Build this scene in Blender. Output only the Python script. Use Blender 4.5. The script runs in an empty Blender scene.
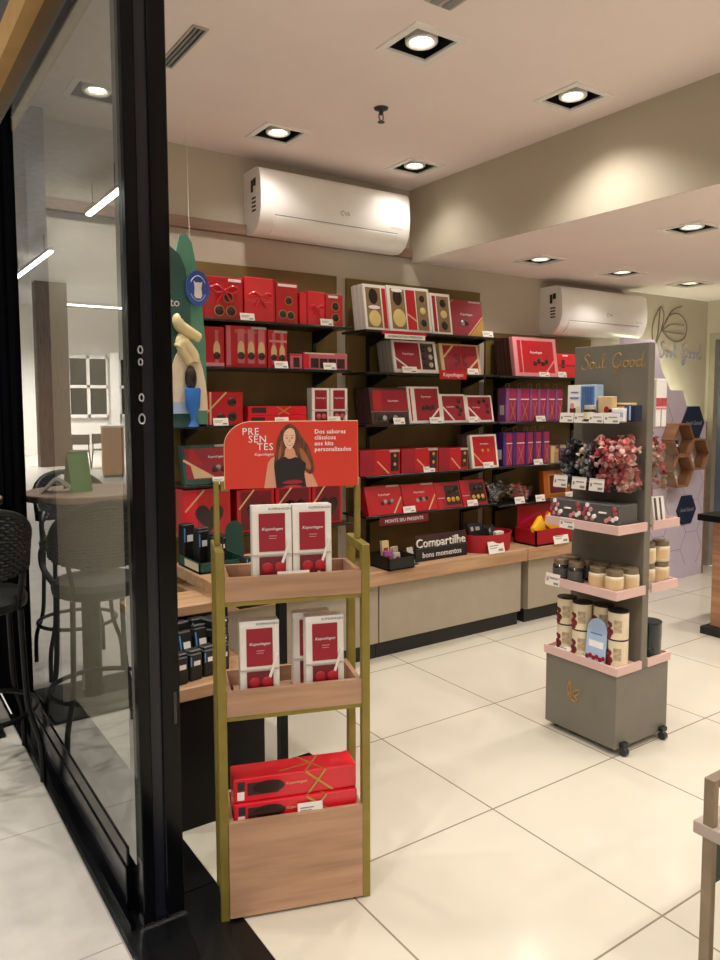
import bpy, bmesh, math, random
from mathutils import Vector, Matrix, Euler
random.seed(7)
S = bpy.context.scene
COL = S.collection
PI = math.pi
# ------------------------------------------------------------------ materials
def lin(h):
    if isinstance(h, str):
        h = h.lstrip('#'); c = [int(h[i:i+2], 16)/255 for i in (0, 2, 4)]
    else: c = [v/255 for v in h]
    return tuple(v/12.92 if v <= .04045 else ((v+.055)/1.055)**2.4 for v in c) + (1,)
M = {}
def mat(name, col, rough=.5, metal=0, var=.05, scale=9, stretch=(1, 1, 1), bump=0, emit=0, ecol=None, coat=0, spec=None, dark=None):
    m = bpy.data.materials.new(name); m.use_nodes = True; nt = m.node_tree; N = nt.nodes; L = nt.links
    b = N['Principled BSDF']; c = lin(col)
    b.inputs['Roughness'].default_value = rough; b.inputs['Metallic'].default_value = metal
    if coat: b.inputs['Coat Weight'].default_value = coat; b.inputs['Coat Roughness'].default_value = .06
    if spec is not None: b.inputs['Specular IOR Level'].default_value = spec
    tc = N.new('ShaderNodeTexCoord'); mp = N.new('ShaderNodeMapping'); mp.inputs['Scale'].default_value = stretch
    L.new(tc.outputs['Object'], mp.inputs['Vector'])
    nz = N.new('ShaderNodeTexNoise'); nz.inputs['Scale'].default_value = scale; nz.inputs['Detail'].default_value = 4
    L.new(mp.outputs['Vector'], nz.inputs['Vector'])
    rp = N.new('ShaderNodeValToRGB')
    d = lin(dark) if dark else tuple(v*(1-2.2*var) for v in c[:3])+(1,)
    rp.color_ramp.elements[0].position = .32; rp.color_ramp.elements[1].position = .66
    rp.color_ramp.elements[0].color = d; rp.color_ramp.elements[1].color = tuple(min(1, v*(1+.6*var)) for v in c[:3])+(1,)
    L.new(nz.outputs['Fac'], rp.inputs['Fac']); L.new(rp.outputs['Color'], b.inputs['Base Color'])
    if bump:
        bp = N.new('ShaderNodeBump'); bp.inputs['Strength'].default_value = bump; bp.inputs['Distance'].default_value = .004
        L.new(nz.outputs['Fac'], bp.inputs['Height']); L.new(bp.outputs['Normal'], b.inputs['Normal'])
    if emit:
        b.inputs['Emission Color'].default_value = lin(ecol or col); b.inputs['Emission Strength'].default_value = emit
    M[name] = m; return m
def pane_mat(name, tint='#ffffff', ior=1.5, gain=1.0, base=0.0):
    m = bpy.data.materials.new(name); m.use_nodes = True; nt = m.node_tree; N = nt.nodes; L = nt.links
    N.remove(N['Principled BSDF']); out = N['Material Output']
    tr = N.new('ShaderNodeBsdfTransparent'); tr.inputs['Color'].default_value = lin(tint)
    gl = N.new('ShaderNodeBsdfGlossy'); gl.inputs['Roughness'].default_value = .005
    fr = N.new('ShaderNodeFresnel'); fr.inputs['IOR'].default_value = ior
    a = N.new('ShaderNodeMath'); a.operation = 'MULTIPLY'; a.inputs[1].default_value = 2
    p = N.new('ShaderNodeMath'); p.operation = 'ADD'; p.inputs[1].default_value = 1
    dv = N.new('ShaderNodeMath'); dv.operation = 'DIVIDE'
    g = N.new('ShaderNodeMath'); g.operation = 'MULTIPLY_ADD'; g.inputs[1].default_value = gain; g.inputs[2].default_value = base; g.use_clamp = True
    ge = N.new('ShaderNodeNewGeometry'); inv = N.new('ShaderNodeMath'); inv.operation = 'SUBTRACT'; inv.inputs[0].default_value = 1
    fin = N.new('ShaderNodeMath'); fin.operation = 'MULTIPLY'
    L.new(fr.outputs[0], a.inputs[0]); L.new(fr.outputs[0], p.inputs[0]); L.new(a.outputs[0], dv.inputs[0]); L.new(p.outputs[0], dv.inputs[1])
    L.new(dv.outputs[0], g.inputs[0]); L.new(ge.outputs['Backfacing'], inv.inputs[1]); L.new(g.outputs[0], fin.inputs[0]); L.new(inv.outputs[0], fin.inputs[1])
    mx = N.new('ShaderNodeMixShader'); L.new(fin.outputs[0], mx.inputs[0]); L.new(tr.outputs[0], mx.inputs[1]); L.new(gl.outputs[0], mx.inputs[2])
    L.new(mx.outputs[0], out.inputs['Surface']); M[name] = m; return m
def tile_mat(name, col, grout, sx, x0, sy, y0, w, rough, var=.04, scale=3.0, off=0, coatspec=.5):
    m = mat(name, col, rough, var=var, scale=scale, spec=coatspec); nt = m.node_tree; N = nt.nodes; L = nt.links
    b = N['Principled BSDF']; src = b.inputs['Base Color'].links[0].from_socket
    geo = N.new('ShaderNodeNewGeometry'); sp = N.new('ShaderNodeSeparateXYZ'); L.new(geo.outputs['Position'], sp.inputs[0])
    def line(sock, s, o):
        a = N.new('ShaderNodeMath'); a.operation = 'SUBTRACT'; L.new(sock, a.inputs[0]); a.inputs[1].default_value = o
        d = N.new('ShaderNodeMath'); d.operation = 'DIVIDE'; L.new(a.outputs[0], d.inputs[0]); d.inputs[1].default_value = s
        f = N.new('ShaderNodeMath'); f.operation = 'ADD'; L.new(d.outputs[0], f.inputs[0]); f.inputs[1].default_value = .5
        fr = N.new('ShaderNodeMath'); fr.operation = 'FRACT'; L.new(f.outputs[0], fr.inputs[0])
        h = N.new('ShaderNodeMath'); h.operation = 'SUBTRACT'; L.new(fr.outputs[0], h.inputs[0]); h.inputs[1].default_value = .5
        ab = N.new('ShaderNodeMath'); ab.operation = 'ABSOLUTE'; L.new(h.outputs[0], ab.inputs[0])
        lt = N.new('ShaderNodeMath'); lt.operation = 'LESS_THAN'; L.new(ab.outputs[0], lt.inputs[0]); lt.inputs[1].default_value = w/s
        return lt.outputs[0]
    mx = N.new('ShaderNodeMath'); mx.operation = 'MAXIMUM'
    L.new(line(sp.outputs['X'], sx, x0), mx.inputs[0]); L.new(line(sp.outputs['Y'], sy, y0), mx.inputs[1])
    mc = N.new('ShaderNodeMix'); mc.data_type = 'RGBA'; L.new(mx.outputs[0], mc.inputs['Factor']); L.new(src, mc.inputs['A']); mc.inputs['B'].default_value = lin(grout)
    L.new(mc.outputs['Result'], b.inputs['Base Color'])
    return m
def wood(name, col, dark, axis='x', rough=.45, scale=6):
    st = {'x': (1.2, 16, 16), 'y': (16, 1.2, 16), 'z': (16, 16, 1.2)}[axis]
    return mat(name, col, rough, scale=scale/3, stretch=st, dark=dark, bump=.05)

mat('ceiling_paint', '#efe1dc', .9, var=.015, scale=2)
mat('wall_paint', '#c2b7a6', .85, var=.015, scale=3)
mat('beam_paint', '#bcb19d', .8, var=.015, scale=3)
mat('slate_paint', '#4a4c50', .6)
mat('olive_board', '#7a6231', .55, var=.1, scale=3)
wood('strip_wood', '#8f7460', '#7a604e')
wood('oak', '#c09a76', '#a57d5c', 'x')
wood('oak_deep', '#b88a68', '#9c7153', 'y')
wood('walnut', '#7d6654', '#5f4a3d', 'z')
wood('orange_wood', '#c8925f', '#b37c4a', 'z')
mat('laminate', '#a89b88', .5, var=.02)
mat('plinth_black', '#1c1b1b', .5)
mat('black_gloss', '#05060a', .14, var=.1, spec=.2)
mat('black_satin', '#0b0c0f', .35, var=.1, spec=.2)
mat('navy_groove', '#0b1020', .3)
mat('black_matte', '#0a0b0e', .6, spec=0)
mat('black_plastic', '#141414', .45)
mat('black_granite', '#0e0f11', .28, var=.5, scale=160)
mat('shelf_black', '#17130f', .3)
mat('gold_metal', '#91803a', .4, metal=.35, var=.08, scale=14)
mat('gold_fascia', '#c79b5a', .45, metal=.1)
mat('bronze_metal', '#8d7c66', .4, metal=.35, var=.08)
mat('brown_header', '#c9a97e', .5)
mat('red', '#ba0e1f', .32, var=.05, coat=.3)
mat('red_bright', '#de1a2c', .3, coat=.4)
mat('red_matte', '#a8101f', .5)
mat('red_dark', '#9a1329', .42)
mat('red_deep', '#6e0c1b', .4)
mat('sign_red', '#d23522', .5, var=.01)
mat('pink_soft', '#d98a8e', .5)
mat('pink_film', '#c86a78', .35)
mat('pink_rim', '#d9b5ad', .55, var=.02)
mat('white_card', '#e9e2d8', .5, var=.02)
mat('white_plastic', '#eeeae6', .35, var=.01)
mat('white_gloss', '#f2eeea', .25, var=.01)
mat('silver_card', '#b9b1a8', .4)
mat('cream', '#e3d2b4', .5)
mat('cream_choc', '#ddc67e', .35)
mat('brown_card', '#4a2620', .45)
mat('choc', '#2a1712', .25, coat=.3)
mat('choc_box', '#3a1a1a', .4)
mat('window_tan', '#8a7250', .2, coat=.4)
mat('gold_dim', '#b08a44', .45, metal=.3)
mat('gold_print', '#c79a4e', .35, metal=.4)
mat('gold_pale', '#d9b98a', .45)
mat('print_white', '#f4eeee', .6)
mat('print_dark', '#2a2626', .6)
mat('print_grey', '#8b8a88', .6)
mat('window_dark', '#2b1114', .12, coat=.6)
mat('purple', '#9a5494', .4)
mat('violet', '#4c2a78', .4)
mat('magenta', '#a92458', .38)
mat('orange_card', '#c8641c', .45)
mat('yellow', '#f0b416', .4)
mat('green_deep', '#1f4a40', .5)
mat('green_mid', '#569077', .55, var=.06, scale=4, stretch=(14, 14, .3))
mat('teal_dark', '#2f5a54', .5)
mat('blue_cup', '#2a6fc2', .4)
mat('blue_badge', '#3a56a6', .5)
mat('blue_pale', '#a9c0dd', .45)
mat('blue_box', '#5a7fb0', .4)
mat('cap_blue', '#5f9bd8', .35)
mat('ice_cream', '#e2cf9c', .6)
mat('taupe_board', '#746e62', .5, var=.03)
mat('taupe_edge', '#8d8677', .5)
mat('grey_print', '#55524f', .4)
mat('jar_dark', '#25292b', .12, coat=.5)
mat('lid_bronze', '#85745c', .35, metal=.4)
mat('chrome', '#b9bcc0', .18, metal=1)
mat('steel_dark', '#4c4c4e', .4, metal=.8)
mat('lilac', '#c9bccb', .6, var=.02)
mat('lilac_line', '#98889c', .7)
mat('navy', '#14213c', .5)
wood('hex_wood', '#9a7050', '#83593c', 'y')
mat('line_bronze', '#7d766a', .5)
mat('line_lilac', '#a09aa8', .5)
mat('wicker', '#1b1c1e', .45, var=.2)
mat('seat_black', '#131314', .5)
mat('napkin', '#f0efec', .8)
mat('menu_green', '#4f8a3c', .5)
wood('table_wood', '#b89a86', '#a08270', 'x')
mat('mall_wall', '#e6e4de', .9, var=.01)
mat('mall_ceiling', '#bdbdbd', .9)
mat('window_black', '#14161a', .1)
mat('skin', '#d99a7c', .6, var=.02)
mat('skin_light', '#efc0a4', .6, var=.02)
mat('hair', '#6b3a22', .5, var=.3, scale=30, stretch=(8, 1, 1))
mat('hair_light', '#a8683c', .5, var=.2)
mat('dress', '#1d1518', .6)
mat('lamp_glow', '#ffffff', .5, emit=14, ecol='#fff0dc')
mat('tube_glow', '#ffffff', .5, emit=9, ecol='#ffffff')
mat('led_glow', '#ffffff', .5, emit=45, ecol='#e6f0c8')
mat('pink_candy', '#e58e86', .3, var=.25, scale=60)
mat('pink_candy_pale', '#eec2b6', .3, var=.25, scale=60)
mat('red_candy', '#c4505a', .3, var=.2, scale=60)
mat('silver_candy', '#b4b1b4', .25, metal=.3, var=.3, scale=60)
mat('black_candy', '#5a585e', .25, var=.3, scale=60)
mat('beige_candy', '#c3b091', .3, var=.2, scale=60)
mat('door_blue', '#6d7c92', .4); mat('door_frame', '#a59a8a', .5)
mat('tray_taupe', '#b5a49a', .5)
pane_mat('shop_glass', '#eef2f0', 1.5, 1.15, .02)
pane_mat('acrylic', '#f4f4f4', 1.4)
tile_mat('floor_tile', '#d2cab9', '#8d8270', .7446, 1.2763, .7446, 1.2879, .0035, .16, var=.02, scale=1.6)
tile_mat('mall_tile', '#c4beb5', '#8f8a83', .95, -.352, .78, 2.13, .0025, .3, var=.06, scale=7)

# ------------------------------------------------------------------ mesh builder
class MB:
    def __init__(s): s.bm = bmesh.new()
    def box(s, x0, x1, y0, y1, z0, z1, bev=0, seg=1, mtx=None):
        r = bmesh.ops.create_cube(s.bm, size=1); vs = r['verts']
        for v in vs:
            v.co = Vector((x0+(v.co.x+.5)*(x1-x0), y0+(v.co.y+.5)*(y1-y0), z0+(v.co.z+.5)*(z1-z0)))
        if bev:
            es = list({e for v in vs for e in v.link_edges})
            q = bmesh.ops.bevel(s.bm, geom=es, offset=bev, segments=seg, affect='EDGES', profile=.5)
            vs = list({v for f in q['faces'] for v in f.verts} | {v for v in vs if v.is_valid})
        if mtx is not None:
            for v in vs: v.co = mtx @ v.co
        return s
    def tube(s, pts, r, seg=8, closed=False, caps=True):
        pts = [Vector(p) for p in pts]; n = len(pts); rings = []; up = None
        rr = r if isinstance(r, (list, tuple)) else [r]*n
        for i, p in enumerate(pts):
            a = pts[i-1] if (i > 0 or closed) else pts[i]; b = pts[(i+1) % n] if (i < n-1 or closed) else pts[i]
            t = (b-a).normalized()
            if up is None: up = Vector((0, 0, 1)) if abs(t.z) < .9 else Vector((1, 0, 0))
            x = up.cross(t)
            if x.length < 1e-5: x = Vector((1, .2, .1)).cross(t)
            x.normalize(); y = t.cross(x); up = y
            rings.append([s.bm.verts.new(p+rr[i]*(math.cos(2*PI*k/seg)*x+math.sin(2*PI*k/seg)*y)) for k in range(seg)])
        for i in range(n if closed else n-1):
            A, B = rings[i], rings[(i+1) % n]
            for k in range(seg): s.bm.faces.new((A[k], A[(k+1) % seg], B[(k+1) % seg], B[k]))
        if caps and not closed: s.bm.faces.new(rings[0][::-1]); s.bm.faces.new(rings[-1])
        return s
    def lathe(s, prof, c=(0, 0, 0), seg=20, sx=1, sy=1):
        rings = []
        for (r, z) in prof:
            rings.append([s.bm.verts.new((c[0]+sx*r*math.cos(2*PI*k/seg), c[1]+sy*r*math.sin(2*PI*k/seg), c[2]+z)) for k in range(seg)])
        for A, B in zip(rings, rings[1:]):
            for k in range(seg): s.bm.faces.new((A[k], A[(k+1) % seg], B[(k+1) % seg], B[k]))
        if prof[0][0] > 1e-6: s.bm.faces.new(rings[0][::-1])
        if prof[-1][0] > 1e-6: s.bm.faces.new(rings[-1])
        return s
    def prism(s, pts, y0, y1):          # polygon in x,z extruded along y
        A = [s.bm.verts.new((x, y0, z)) for x, z in pts]; B = [s.bm.verts.new((x, y1, z)) for x, z in pts]
        s.bm.faces.new(A); s.bm.faces.new(B[::-1]); n = len(pts)
        for k in range(n): s.bm.faces.new((A[k], B[k], B[(k+1) % n], A[(k+1) % n]))
        return s
    def dome(s, c, r, h, axis=-1, seg=14, rings=4):   # flattened dome bulging along -y
        prev = None
        for j in range(rings):
            a = j/(rings)*PI/2; rad = r*math.cos(a); yy = c[1]-h*math.sin(a)
            ring = [s.bm.verts.new((c[0]+rad*math.cos(2*PI*k/seg), yy, c[2]+rad*math.sin(2*PI*k/seg))) for k in range(seg)]
            if prev:
                for k in range(seg): s.bm.faces.new((prev[k], prev[(k+1) % seg], ring[(k+1) % seg], ring[k]))
            prev = ring
        s.bm.faces.new(prev); return s
    def ball(s, c, r, sx=1, sy=1, sz=1, u=12, v=8, rot=None):
        q = bmesh.ops.create_uvsphere(s.bm, u_segments=u, v_segments=v, radius=r)
        for w in q['verts']:
            p = Vector((w.co.x*sx, w.co.y*sy, w.co.z*sz))
            if rot is not None: p = rot @ p
            w.co = p+Vector(c)
        return s
    def mesh(s, name, m, smooth=False):
        bmesh.ops.recalc_face_normals(s.bm, faces=s.bm.faces[:])
        me = bpy.data.meshes.new(name); s.bm.to_mesh(me); s.bm.free(); me.materials.append(M[m])
        if smooth:
            for p in me.polygons: p.use_smooth = True
            try: me.set_sharp_from_angle(angle=math.radians(40))
            except Exception: pass
        return me
    def build(s, name, m, parent=None, smooth=False, loc=None, rot=None, label=None):
        o = bpy.data.objects.new(name, s.mesh(name, m, smooth)); COL.objects.link(o)
        if parent: o.parent = parent
        if loc: o.location = loc
        if rot: o.rotation_euler = rot
        if label: o['label'] = label
        return o
LABELS = set()
def tag(o, label, cat, group=None, kind=None):
    o['label'] = label; o['category'] = cat
    if group: o['group'] = group
    if kind: o['kind'] = kind
    n = len(label.split())
    if not 4 <= n <= 16: print('LABEL LEN', n, label)
    if label in LABELS and not group: print('DUP LABEL', label)
    LABELS.add(label); return o
def thing(name, label, cat, loc=(0, 0, 0), rot=(0, 0, 0), group=None):
    o = bpy.data.objects.new(name, None); o.empty_display_size = .05; COL.objects.link(o)
    o.location = loc; o.rotation_euler = rot
    return tag(o, label, cat, group)
def struct(o, label=None):
    o['kind'] = 'structure'
    if label: o['label'] = label
    return o
# ------------------------------------------------------------------ lettering
TXT = {}
def text_mesh(t, m, shear=0, ext=.004, spacing=1.0, align='CENTER', bold=0):
    key = (t, m, shear, ext, spacing, align, bold)
    if key in TXT: return TXT[key]
    cu = bpy.data.curves.new('lettering', 'FONT'); cu.body = t; cu.size = 1; cu.align_x = align; cu.align_y = 'CENTER'
    cu.extrude = ext; cu.shear = shear; cu.resolution_u = 2; cu.space_character = spacing; cu.offset = bold
    o = bpy.data.objects.new('lettering', cu); COL.objects.link(o)
    dg = bpy.context.evaluated_depsgraph_get(); me = bpy.data.meshes.new_from_object(o.evaluated_get(dg))
    bpy.data.objects.remove(o); bpy.data.curves.remove(cu)
    for v in me.vertices: v.co = Vector((v.co.x, -v.co.z, v.co.y))
    me.materials.clear(); me.materials.append(M[m]); TXT[key] = me; return me
def lettering(t, m, parent, loc, size, rot=(0, 0, 0), name='lettering', xs=1, **k):
    o = bpy.data.objects.new(name, text_mesh(t, m, **k)); COL.objects.link(o); o.parent = parent
    o.location = loc; o.scale = (size*xs, size, size); o.rotation_euler = rot; return o
def smooth_path(pts, n=6, closed=False):
    P = [Vector(p) for p in pts]; out = []; L = len(P)
    for i in range(L if closed else L-1):
        p0 = P[(i-1) % L] if (i > 0 or closed) else P[i]; p1 = P[i]; p2 = P[(i+1) % L]; p3 = P[(i+2) % L] if (i < L-2 or closed) else p2
        for k in range(n):
            t = k/n
            out.append(.5*((2*p1)+(-p0+p2)*t+(2*p0-5*p1+4*p2-p3)*t*t+(-p0+3*p1-3*p2+p3)*t*t*t))
    if not closed: out.append(P[-1])
    return out
SCRIPT = [  # the handwritten two words, as strokes on a unit grid
 [(.95, 1.75), (.75, 1.98), (.4, 1.9), (.3, 1.55), (.6, 1.15), (.75, .65), (.5, .12), (.1, .05), (-.1, .35), (.1, .55)],
 [(1.35, .95), (1.1, .85), (1.0, .45), (1.2, .12), (1.5, .3), (1.55, .7), (1.35, .95), (1.6, .8), (1.75, .85)],
 [(1.8, .9), (1.78, .4), (1.95, .12), (2.2, .4), (2.28, .9), (2.25, .3), (2.45, .15), (2.65, .6), (2.95, 1.5), (2.9, 1.95), (2.7, 1.7), (2.65, .6), (2.8, .12), (3.1, .35)],
 [(5.05, 1.6), (4.8, 1.95), (4.3, 1.7), (4.0, 1.0), (4.15, .3), (4.6, .15), (4.95, .6), (5.0, .95), (4.85, .2), (4.7, -.5), (4.35, -.75), (4.2, -.4), (4.7, .1), (5.2, .4)],
 [(5.75, .95), (5.45, .85), (5.35, .45), (5.55, .12), (5.85, .3), (5.92, .7), (5.75, .95), (6.0, .75), (6.2, .8)],
 [(6.5, .95), (6.2, .85), (6.1, .45), (6.3, .12), (6.6, .3), (6.68, .7), (6.5, .95), (6.8, .75), (7.0, .85)],
 [(7.45, .9), (7.1, .85), (6.95, .4), (7.15, .12), (7.45, .4), (7.65, 1.3), (7.85, 2.05), (7.6, 1.2), (7.5, .3), (7.7, .12), (8.0, .4)]]
def strokes(mb, strk, f, r, seg=5):
    for s in strk: mb.tube([f(p.x, p.y) for p in smooth_path([(a, b, 0) for a, b in s], 6)], r, seg)
    return mb
def prismx(mb, pts, x0, x1):            # polygon in y,z extruded along x
    A = [mb.bm.verts.new((x0, y, z)) for y, z in pts]; B = [mb.bm.verts.new((x1, y, z)) for y, z in pts]
    mb.bm.faces.new(A); mb.bm.faces.new(B[::-1]); n = len(pts)
    for k in range(n): mb.bm.faces.new((A[k], B[k], B[(k+1) % n], A[(k+1) % n]))
    return mb
def prismz(mb, pts, z0, z1):
    A = [mb.bm.verts.new((x, y, z0)) for x, y in pts]; B = [mb.bm.verts.new((x, y, z1)) for x, y in pts]
    mb.bm.faces.new(A); mb.bm.faces.new(B[::-1]); n = len(pts)
    for k in range(n): mb.bm.faces.new((A[k], B[k], B[(k+1) % n], A[(k+1) % n]))
    return mb
# ------------------------------------------------------------------ camera
def setup_camera():
    f, cy, pitch, yaw, roll = 743., 460.7, .0776, .5999, -.0027
    cp, sp = math.cos(pitch), math.sin(pitch); fx, fy = math.sin(yaw), math.cos(yaw)
    F = Vector((fx*cp, fy*cp, -sp)); R0 = Vector((math.cos(yaw), -math.sin(yaw), 0)); U0 = Vector((fx*sp, fy*sp, cp))
    R = R0*math.cos(roll)+U0*math.sin(roll); U = U0*math.cos(roll)-R0*math.sin(roll)
    cd = bpy.data.cameras.new('camera'); co = bpy.data.objects.new('camera', cd); COL.objects.link(co)
    m = Matrix.Identity(4)
    for i in range(3): m[i][0] = R[i]; m[i][1] = U[i]; m[i][2] = -F[i]
    m[0][3], m[1][3], m[2][3] = 0, 0, 1.6
    co.matrix_world = m; cd.sensor_fit = 'VERTICAL'; cd.sensor_height = 36; cd.lens = f/960*36
    cd.shift_y = -(480-cy)/960; cd.clip_start = .02; cd.clip_end = 120; S.camera = co
setup_camera()
# ------------------------------------------------------------------ constants
YW = 4.10; ZC = 3.045; ZS = 2.565; XB = 3.224; XR = 6.88; XG = .655
# ------------------------------------------------------------------ shell
struct(MB().box(.94, XR, -3, YW, -.06, 0).build('floor', 'floor_tile'), 'glossy cream floor tiles of the shop')
struct(MB().box(-12, .61, -5, 26, -.06, 0).build('floor_mall', 'mall_tile'), 'pale grey stone floor of the mall passage')
o = MB()
for a, b in ((-3, -.36), (-.355, 1.09), (1.095, 2.235), (2.24, YW)): o.box(.612, .938, a, b, -.06, .001)
struct(o.build('trim_1', 'black_granite'), 'black granite threshold strip between the two floors')
struct(MB().box(.60, .612, -3, 8, -.06, .002).build('trim_2', 'chrome'))
struct(MB().box(.70, XR+.1, YW, YW+.1, 0, ZC+.1).build('wall_back', 'wall_paint'))
struct(MB().box(.668, .845, 3.98, YW, 0, ZC).build('wall_pilaster', 'slate_paint'))
struct(MB().box(XB, XB+.08, -3, YW, ZS+.001, ZC+.02).build('wall_beam', 'beam_paint'), 'taupe side of the lowered ceiling')
struct(MB().box(.845, XB, YW-.035, YW, 2.585, 2.648, .004).build('trim_3', 'strip_wood'), 'brown timber strip along the back wall')
# right wall with a doorway
o = MB(); o.box(XR, XR+.1, 4.06, YW, 0, ZS+.1); o.box(XR, XR+.1, -3, 2.9, 0, ZS+.1); o.box(XR, XR+.1, 2.9, 4.06, 2.26, ZS+.1)
struct(o.build('wall_right', 'wall_paint'))
d = MB().box(XR-.02, XR+.12, 4.0, 4.06, 0, 2.26); d.box(XR-.02, XR+.12, 2.88, 2.95, 0, 2.26); d.box(XR-.02, XR+.12, 2.95, 4.0, 2.2, 2.26)
do = struct(d.build('door_1', 'door_frame'), 'doorway at the end of the shop')
MB().box(XR+.05, XR+.09, 2.95, 4.0, 0, 2.2).build('door_panel', 'door_blue', do)
struct(MB().box(.7, XR+.1, -3.1, -3, 0, ZC+.1).build('wall_front', 'wall_paint'))

def ceiling_slab(name, x0, x1, y0, y1, z, holes, hs, m):
    xs = sorted({x0, x1} | {h[0]-hs for h in holes} | {h[0]+hs for h in holes}); ys = sorted({y0, y1} | {h[1]-hs for h in holes} | {h[1]+hs for h in holes})
    bm = bmesh.new(); V = {}
    def v(i, j):
        if (i, j) not in V: V[i, j] = bm.verts.new((xs[i], ys[j], z))
        return V[i, j]
    for i in range(len(xs)-1):
        for j in range(len(ys)-1):
            cx, cy = (xs[i]+xs[i+1])/2, (ys[j]+ys[j+1])/2
            if any(abs(cx-h[0]) < hs and abs(cy-h[1]) < hs for h in holes): continue
            bm.faces.new((v(i, j), v(i, j+1), v(i+1, j+1), v(i+1, j)))
    me = bpy.data.meshes.new(name); bm.to_mesh(me); bm.free(); me.materials.append(M[m])
    o = bpy.data.objects.new(name, me); COL.objects.link(o); return struct(o)
DL1 = [(1.972, 2.435), (2.905, 2.445), (1.968, 3.65), (2.93, 3.68), (1.016, 3.65)]
DL2 = [(3.92, 3.55), (4.82, 3.56), (3.91, 2.44), (5.73, 3.575)]
ceiling_slab('ceiling', .66, XB, -3, YW, ZC, DL1, .106, 'ceiling_paint')
ceiling_slab('ceiling_low', XB, XR, -3, YW, ZS, DL2, .106, 'ceiling_paint')
struct(MB().box(.66, XR+.1, -3, YW+.1, ZC+.16, ZC+.2).build('ceiling_slab', 'slate_paint'))

def downlight(x, y, z, label, group):
    t = thing('recessed_downlight', label, 'ceiling light', (x, y, z), (0, 0, 0), None)
    t['group'] = group
    m = MB(); a, b = .132, .102
    for q in ((-a, a, -a, -b), (-a, a, b, a), (-a, -b, -b, b), (b, a, -b, b)): m.box(*q, -.007, .004)
    m.build('trim', 'white_gloss', t)
    m = MB(); h = .1
    for q in ((-.106, -.102, -.106, .106), (.102, .106, -.106, .106), (-.102, .102, -.106, -.102), (-.102, .102, .102, .106)): m.box(*q, .004, h)
    m.box(-.106, .106, -.106, .106, h, h+.004); m.build('housing', 'black_plastic', t)
    l = MB().lathe([(.066, .085), (.066, .006), (.06, .001), (.052, .003), (.042, .016), (.036, .03)], seg=28).build('lamp', 'white_plastic', t, True)
    MB().lathe([(.0, .022), (.038, .022), (.038, .025), (0, .025)], seg=24).build('lens', 'lamp_glow', l)
    return t
dl1 = ['square downlight in high ceiling, nearest, above the gold stand', 'square downlight beside the taupe beam, brightest wall wash below it',
       'square downlight above the left end of the big air conditioner', 'square downlight in the corner where beam meets back wall', 'square downlight seen through the shopfront glass']
for p, l in zip(DL1, dl1): downlight(*p, ZC, l, 'square downlights of the shop')
dl2 = ['square downlight in low ceiling before the second air conditioner', 'square downlight in low ceiling between two others, above the taupe kiosk',
       'square downlight in low ceiling nearest the viewer, at right edge', 'square downlight in low ceiling before the lilac hexagon wall']
for p, l in zip(DL2, dl2): downlight(*p, ZS, l, 'square downlights of the shop')
WARM = (1, .95, .885)
def spot(x, y, z, e, size=125, blend=.9, col=WARM, r=.045):
    ld = bpy.data.lights.new('spot', 'SPOT'); ld.energy = e; ld.spot_size = math.radians(size); ld.spot_blend = blend; ld.color = col; ld.shadow_soft_size = r
    lo = bpy.data.objects.new('spot', ld); COL.objects.link(lo); lo.location = (x, y, z); return lo
E1, E2 = 37, 29
for x, y in DL1: spot(x, y, ZC-.005, E1*(1 if x < 1.5 else .29 if y > 3 else .85))
for x, y in DL2: spot(x, y, ZS-.005, E2*(.5 if y > 3 else 1))
for x in (1.97, 2.91):
    for y in (1.22, 0, -1.25): spot(x, y, ZC-.03, E1)
spot(1.02, 2.44, ZC-.03, E1*.5)
for x in (4.82, 5.73, 6.5):
    for y in (2.44, 1.22): spot(x, y, ZS-.03, E2)
for x in (3.91, 4.82, 5.73):
    for y in (0, -1.2): spot(x, y, ZS-.03, E2)
spot(3.91, 1.22, ZS-.03, E2)
# sprinkler, vent, plate
t = thing('ceiling_sprinkler', 'small pendant fire sprinkler hanging from the ceiling', 'sprinkler', (2.221, 3.055, ZC))
MB().lathe([(.036, 0), (.034, -.006), (.02, -.012), (.012, -.012)], seg=20).build('escutcheon', 'steel_dark', t, True)
m = MB().lathe([(.011, -.01), (.011, -.03), (.006, -.034)], seg=10); m.tube([(-.012, 0, -.03), (-.013, 0, -.05), (0, 0, -.066)], .003, 6); m.tube([(.012, 0, -.03), (.013, 0, -.05), (0, 0, -.066)], .003, 6)
m.build('body', 'steel_dark', t, True); MB().lathe([(.004, -.062), (.018, -.066), (.018, -.069), (0, -.069)], seg=12).build('deflector', 'steel_dark', t)
t = thing('linear_air_diffuser', 'narrow slotted linear air diffuser set in the ceiling', 'air vent', (1.18, 3.0, ZC))
m = MB(); m.box(-.032, -.024, -.2, .2, -.008, .0); m.box(.024, .032, -.2, .2, -.008, 0); m.box(-.024, .024, .192, .2, -.008, 0); m.box(-.024, .024, -.2, -.192, -.008, 0)
m.build('frame', 'silver_card', t)
m = MB()
for k in (-.011, .007): m.box(k-.003, k+.007, -.192, .192, -.005, -.001)
m.build('slat', 'print_grey', t); MB().box(-.024, .024, -.192, .192, -.001, 0).build('slot', 'black_plastic', t)
t = thing('emergency_light', 'small grey translucent fixture on the ceiling at the top edge', 'emergency light', (1.815, 2.08, ZC))
MB().box(-.065, .065, -.07, .075, -.02, .004, .008, 2).build('housing', 'silver_card', t)
MB().box(-.045, -.01, -.06, .06, -.026, -.02, .003).build('lens', 'print_grey', t); MB().box(.01, .045, -.06, .06, -.026, -.02, .003).build('lens', 'print_grey', t)

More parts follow.
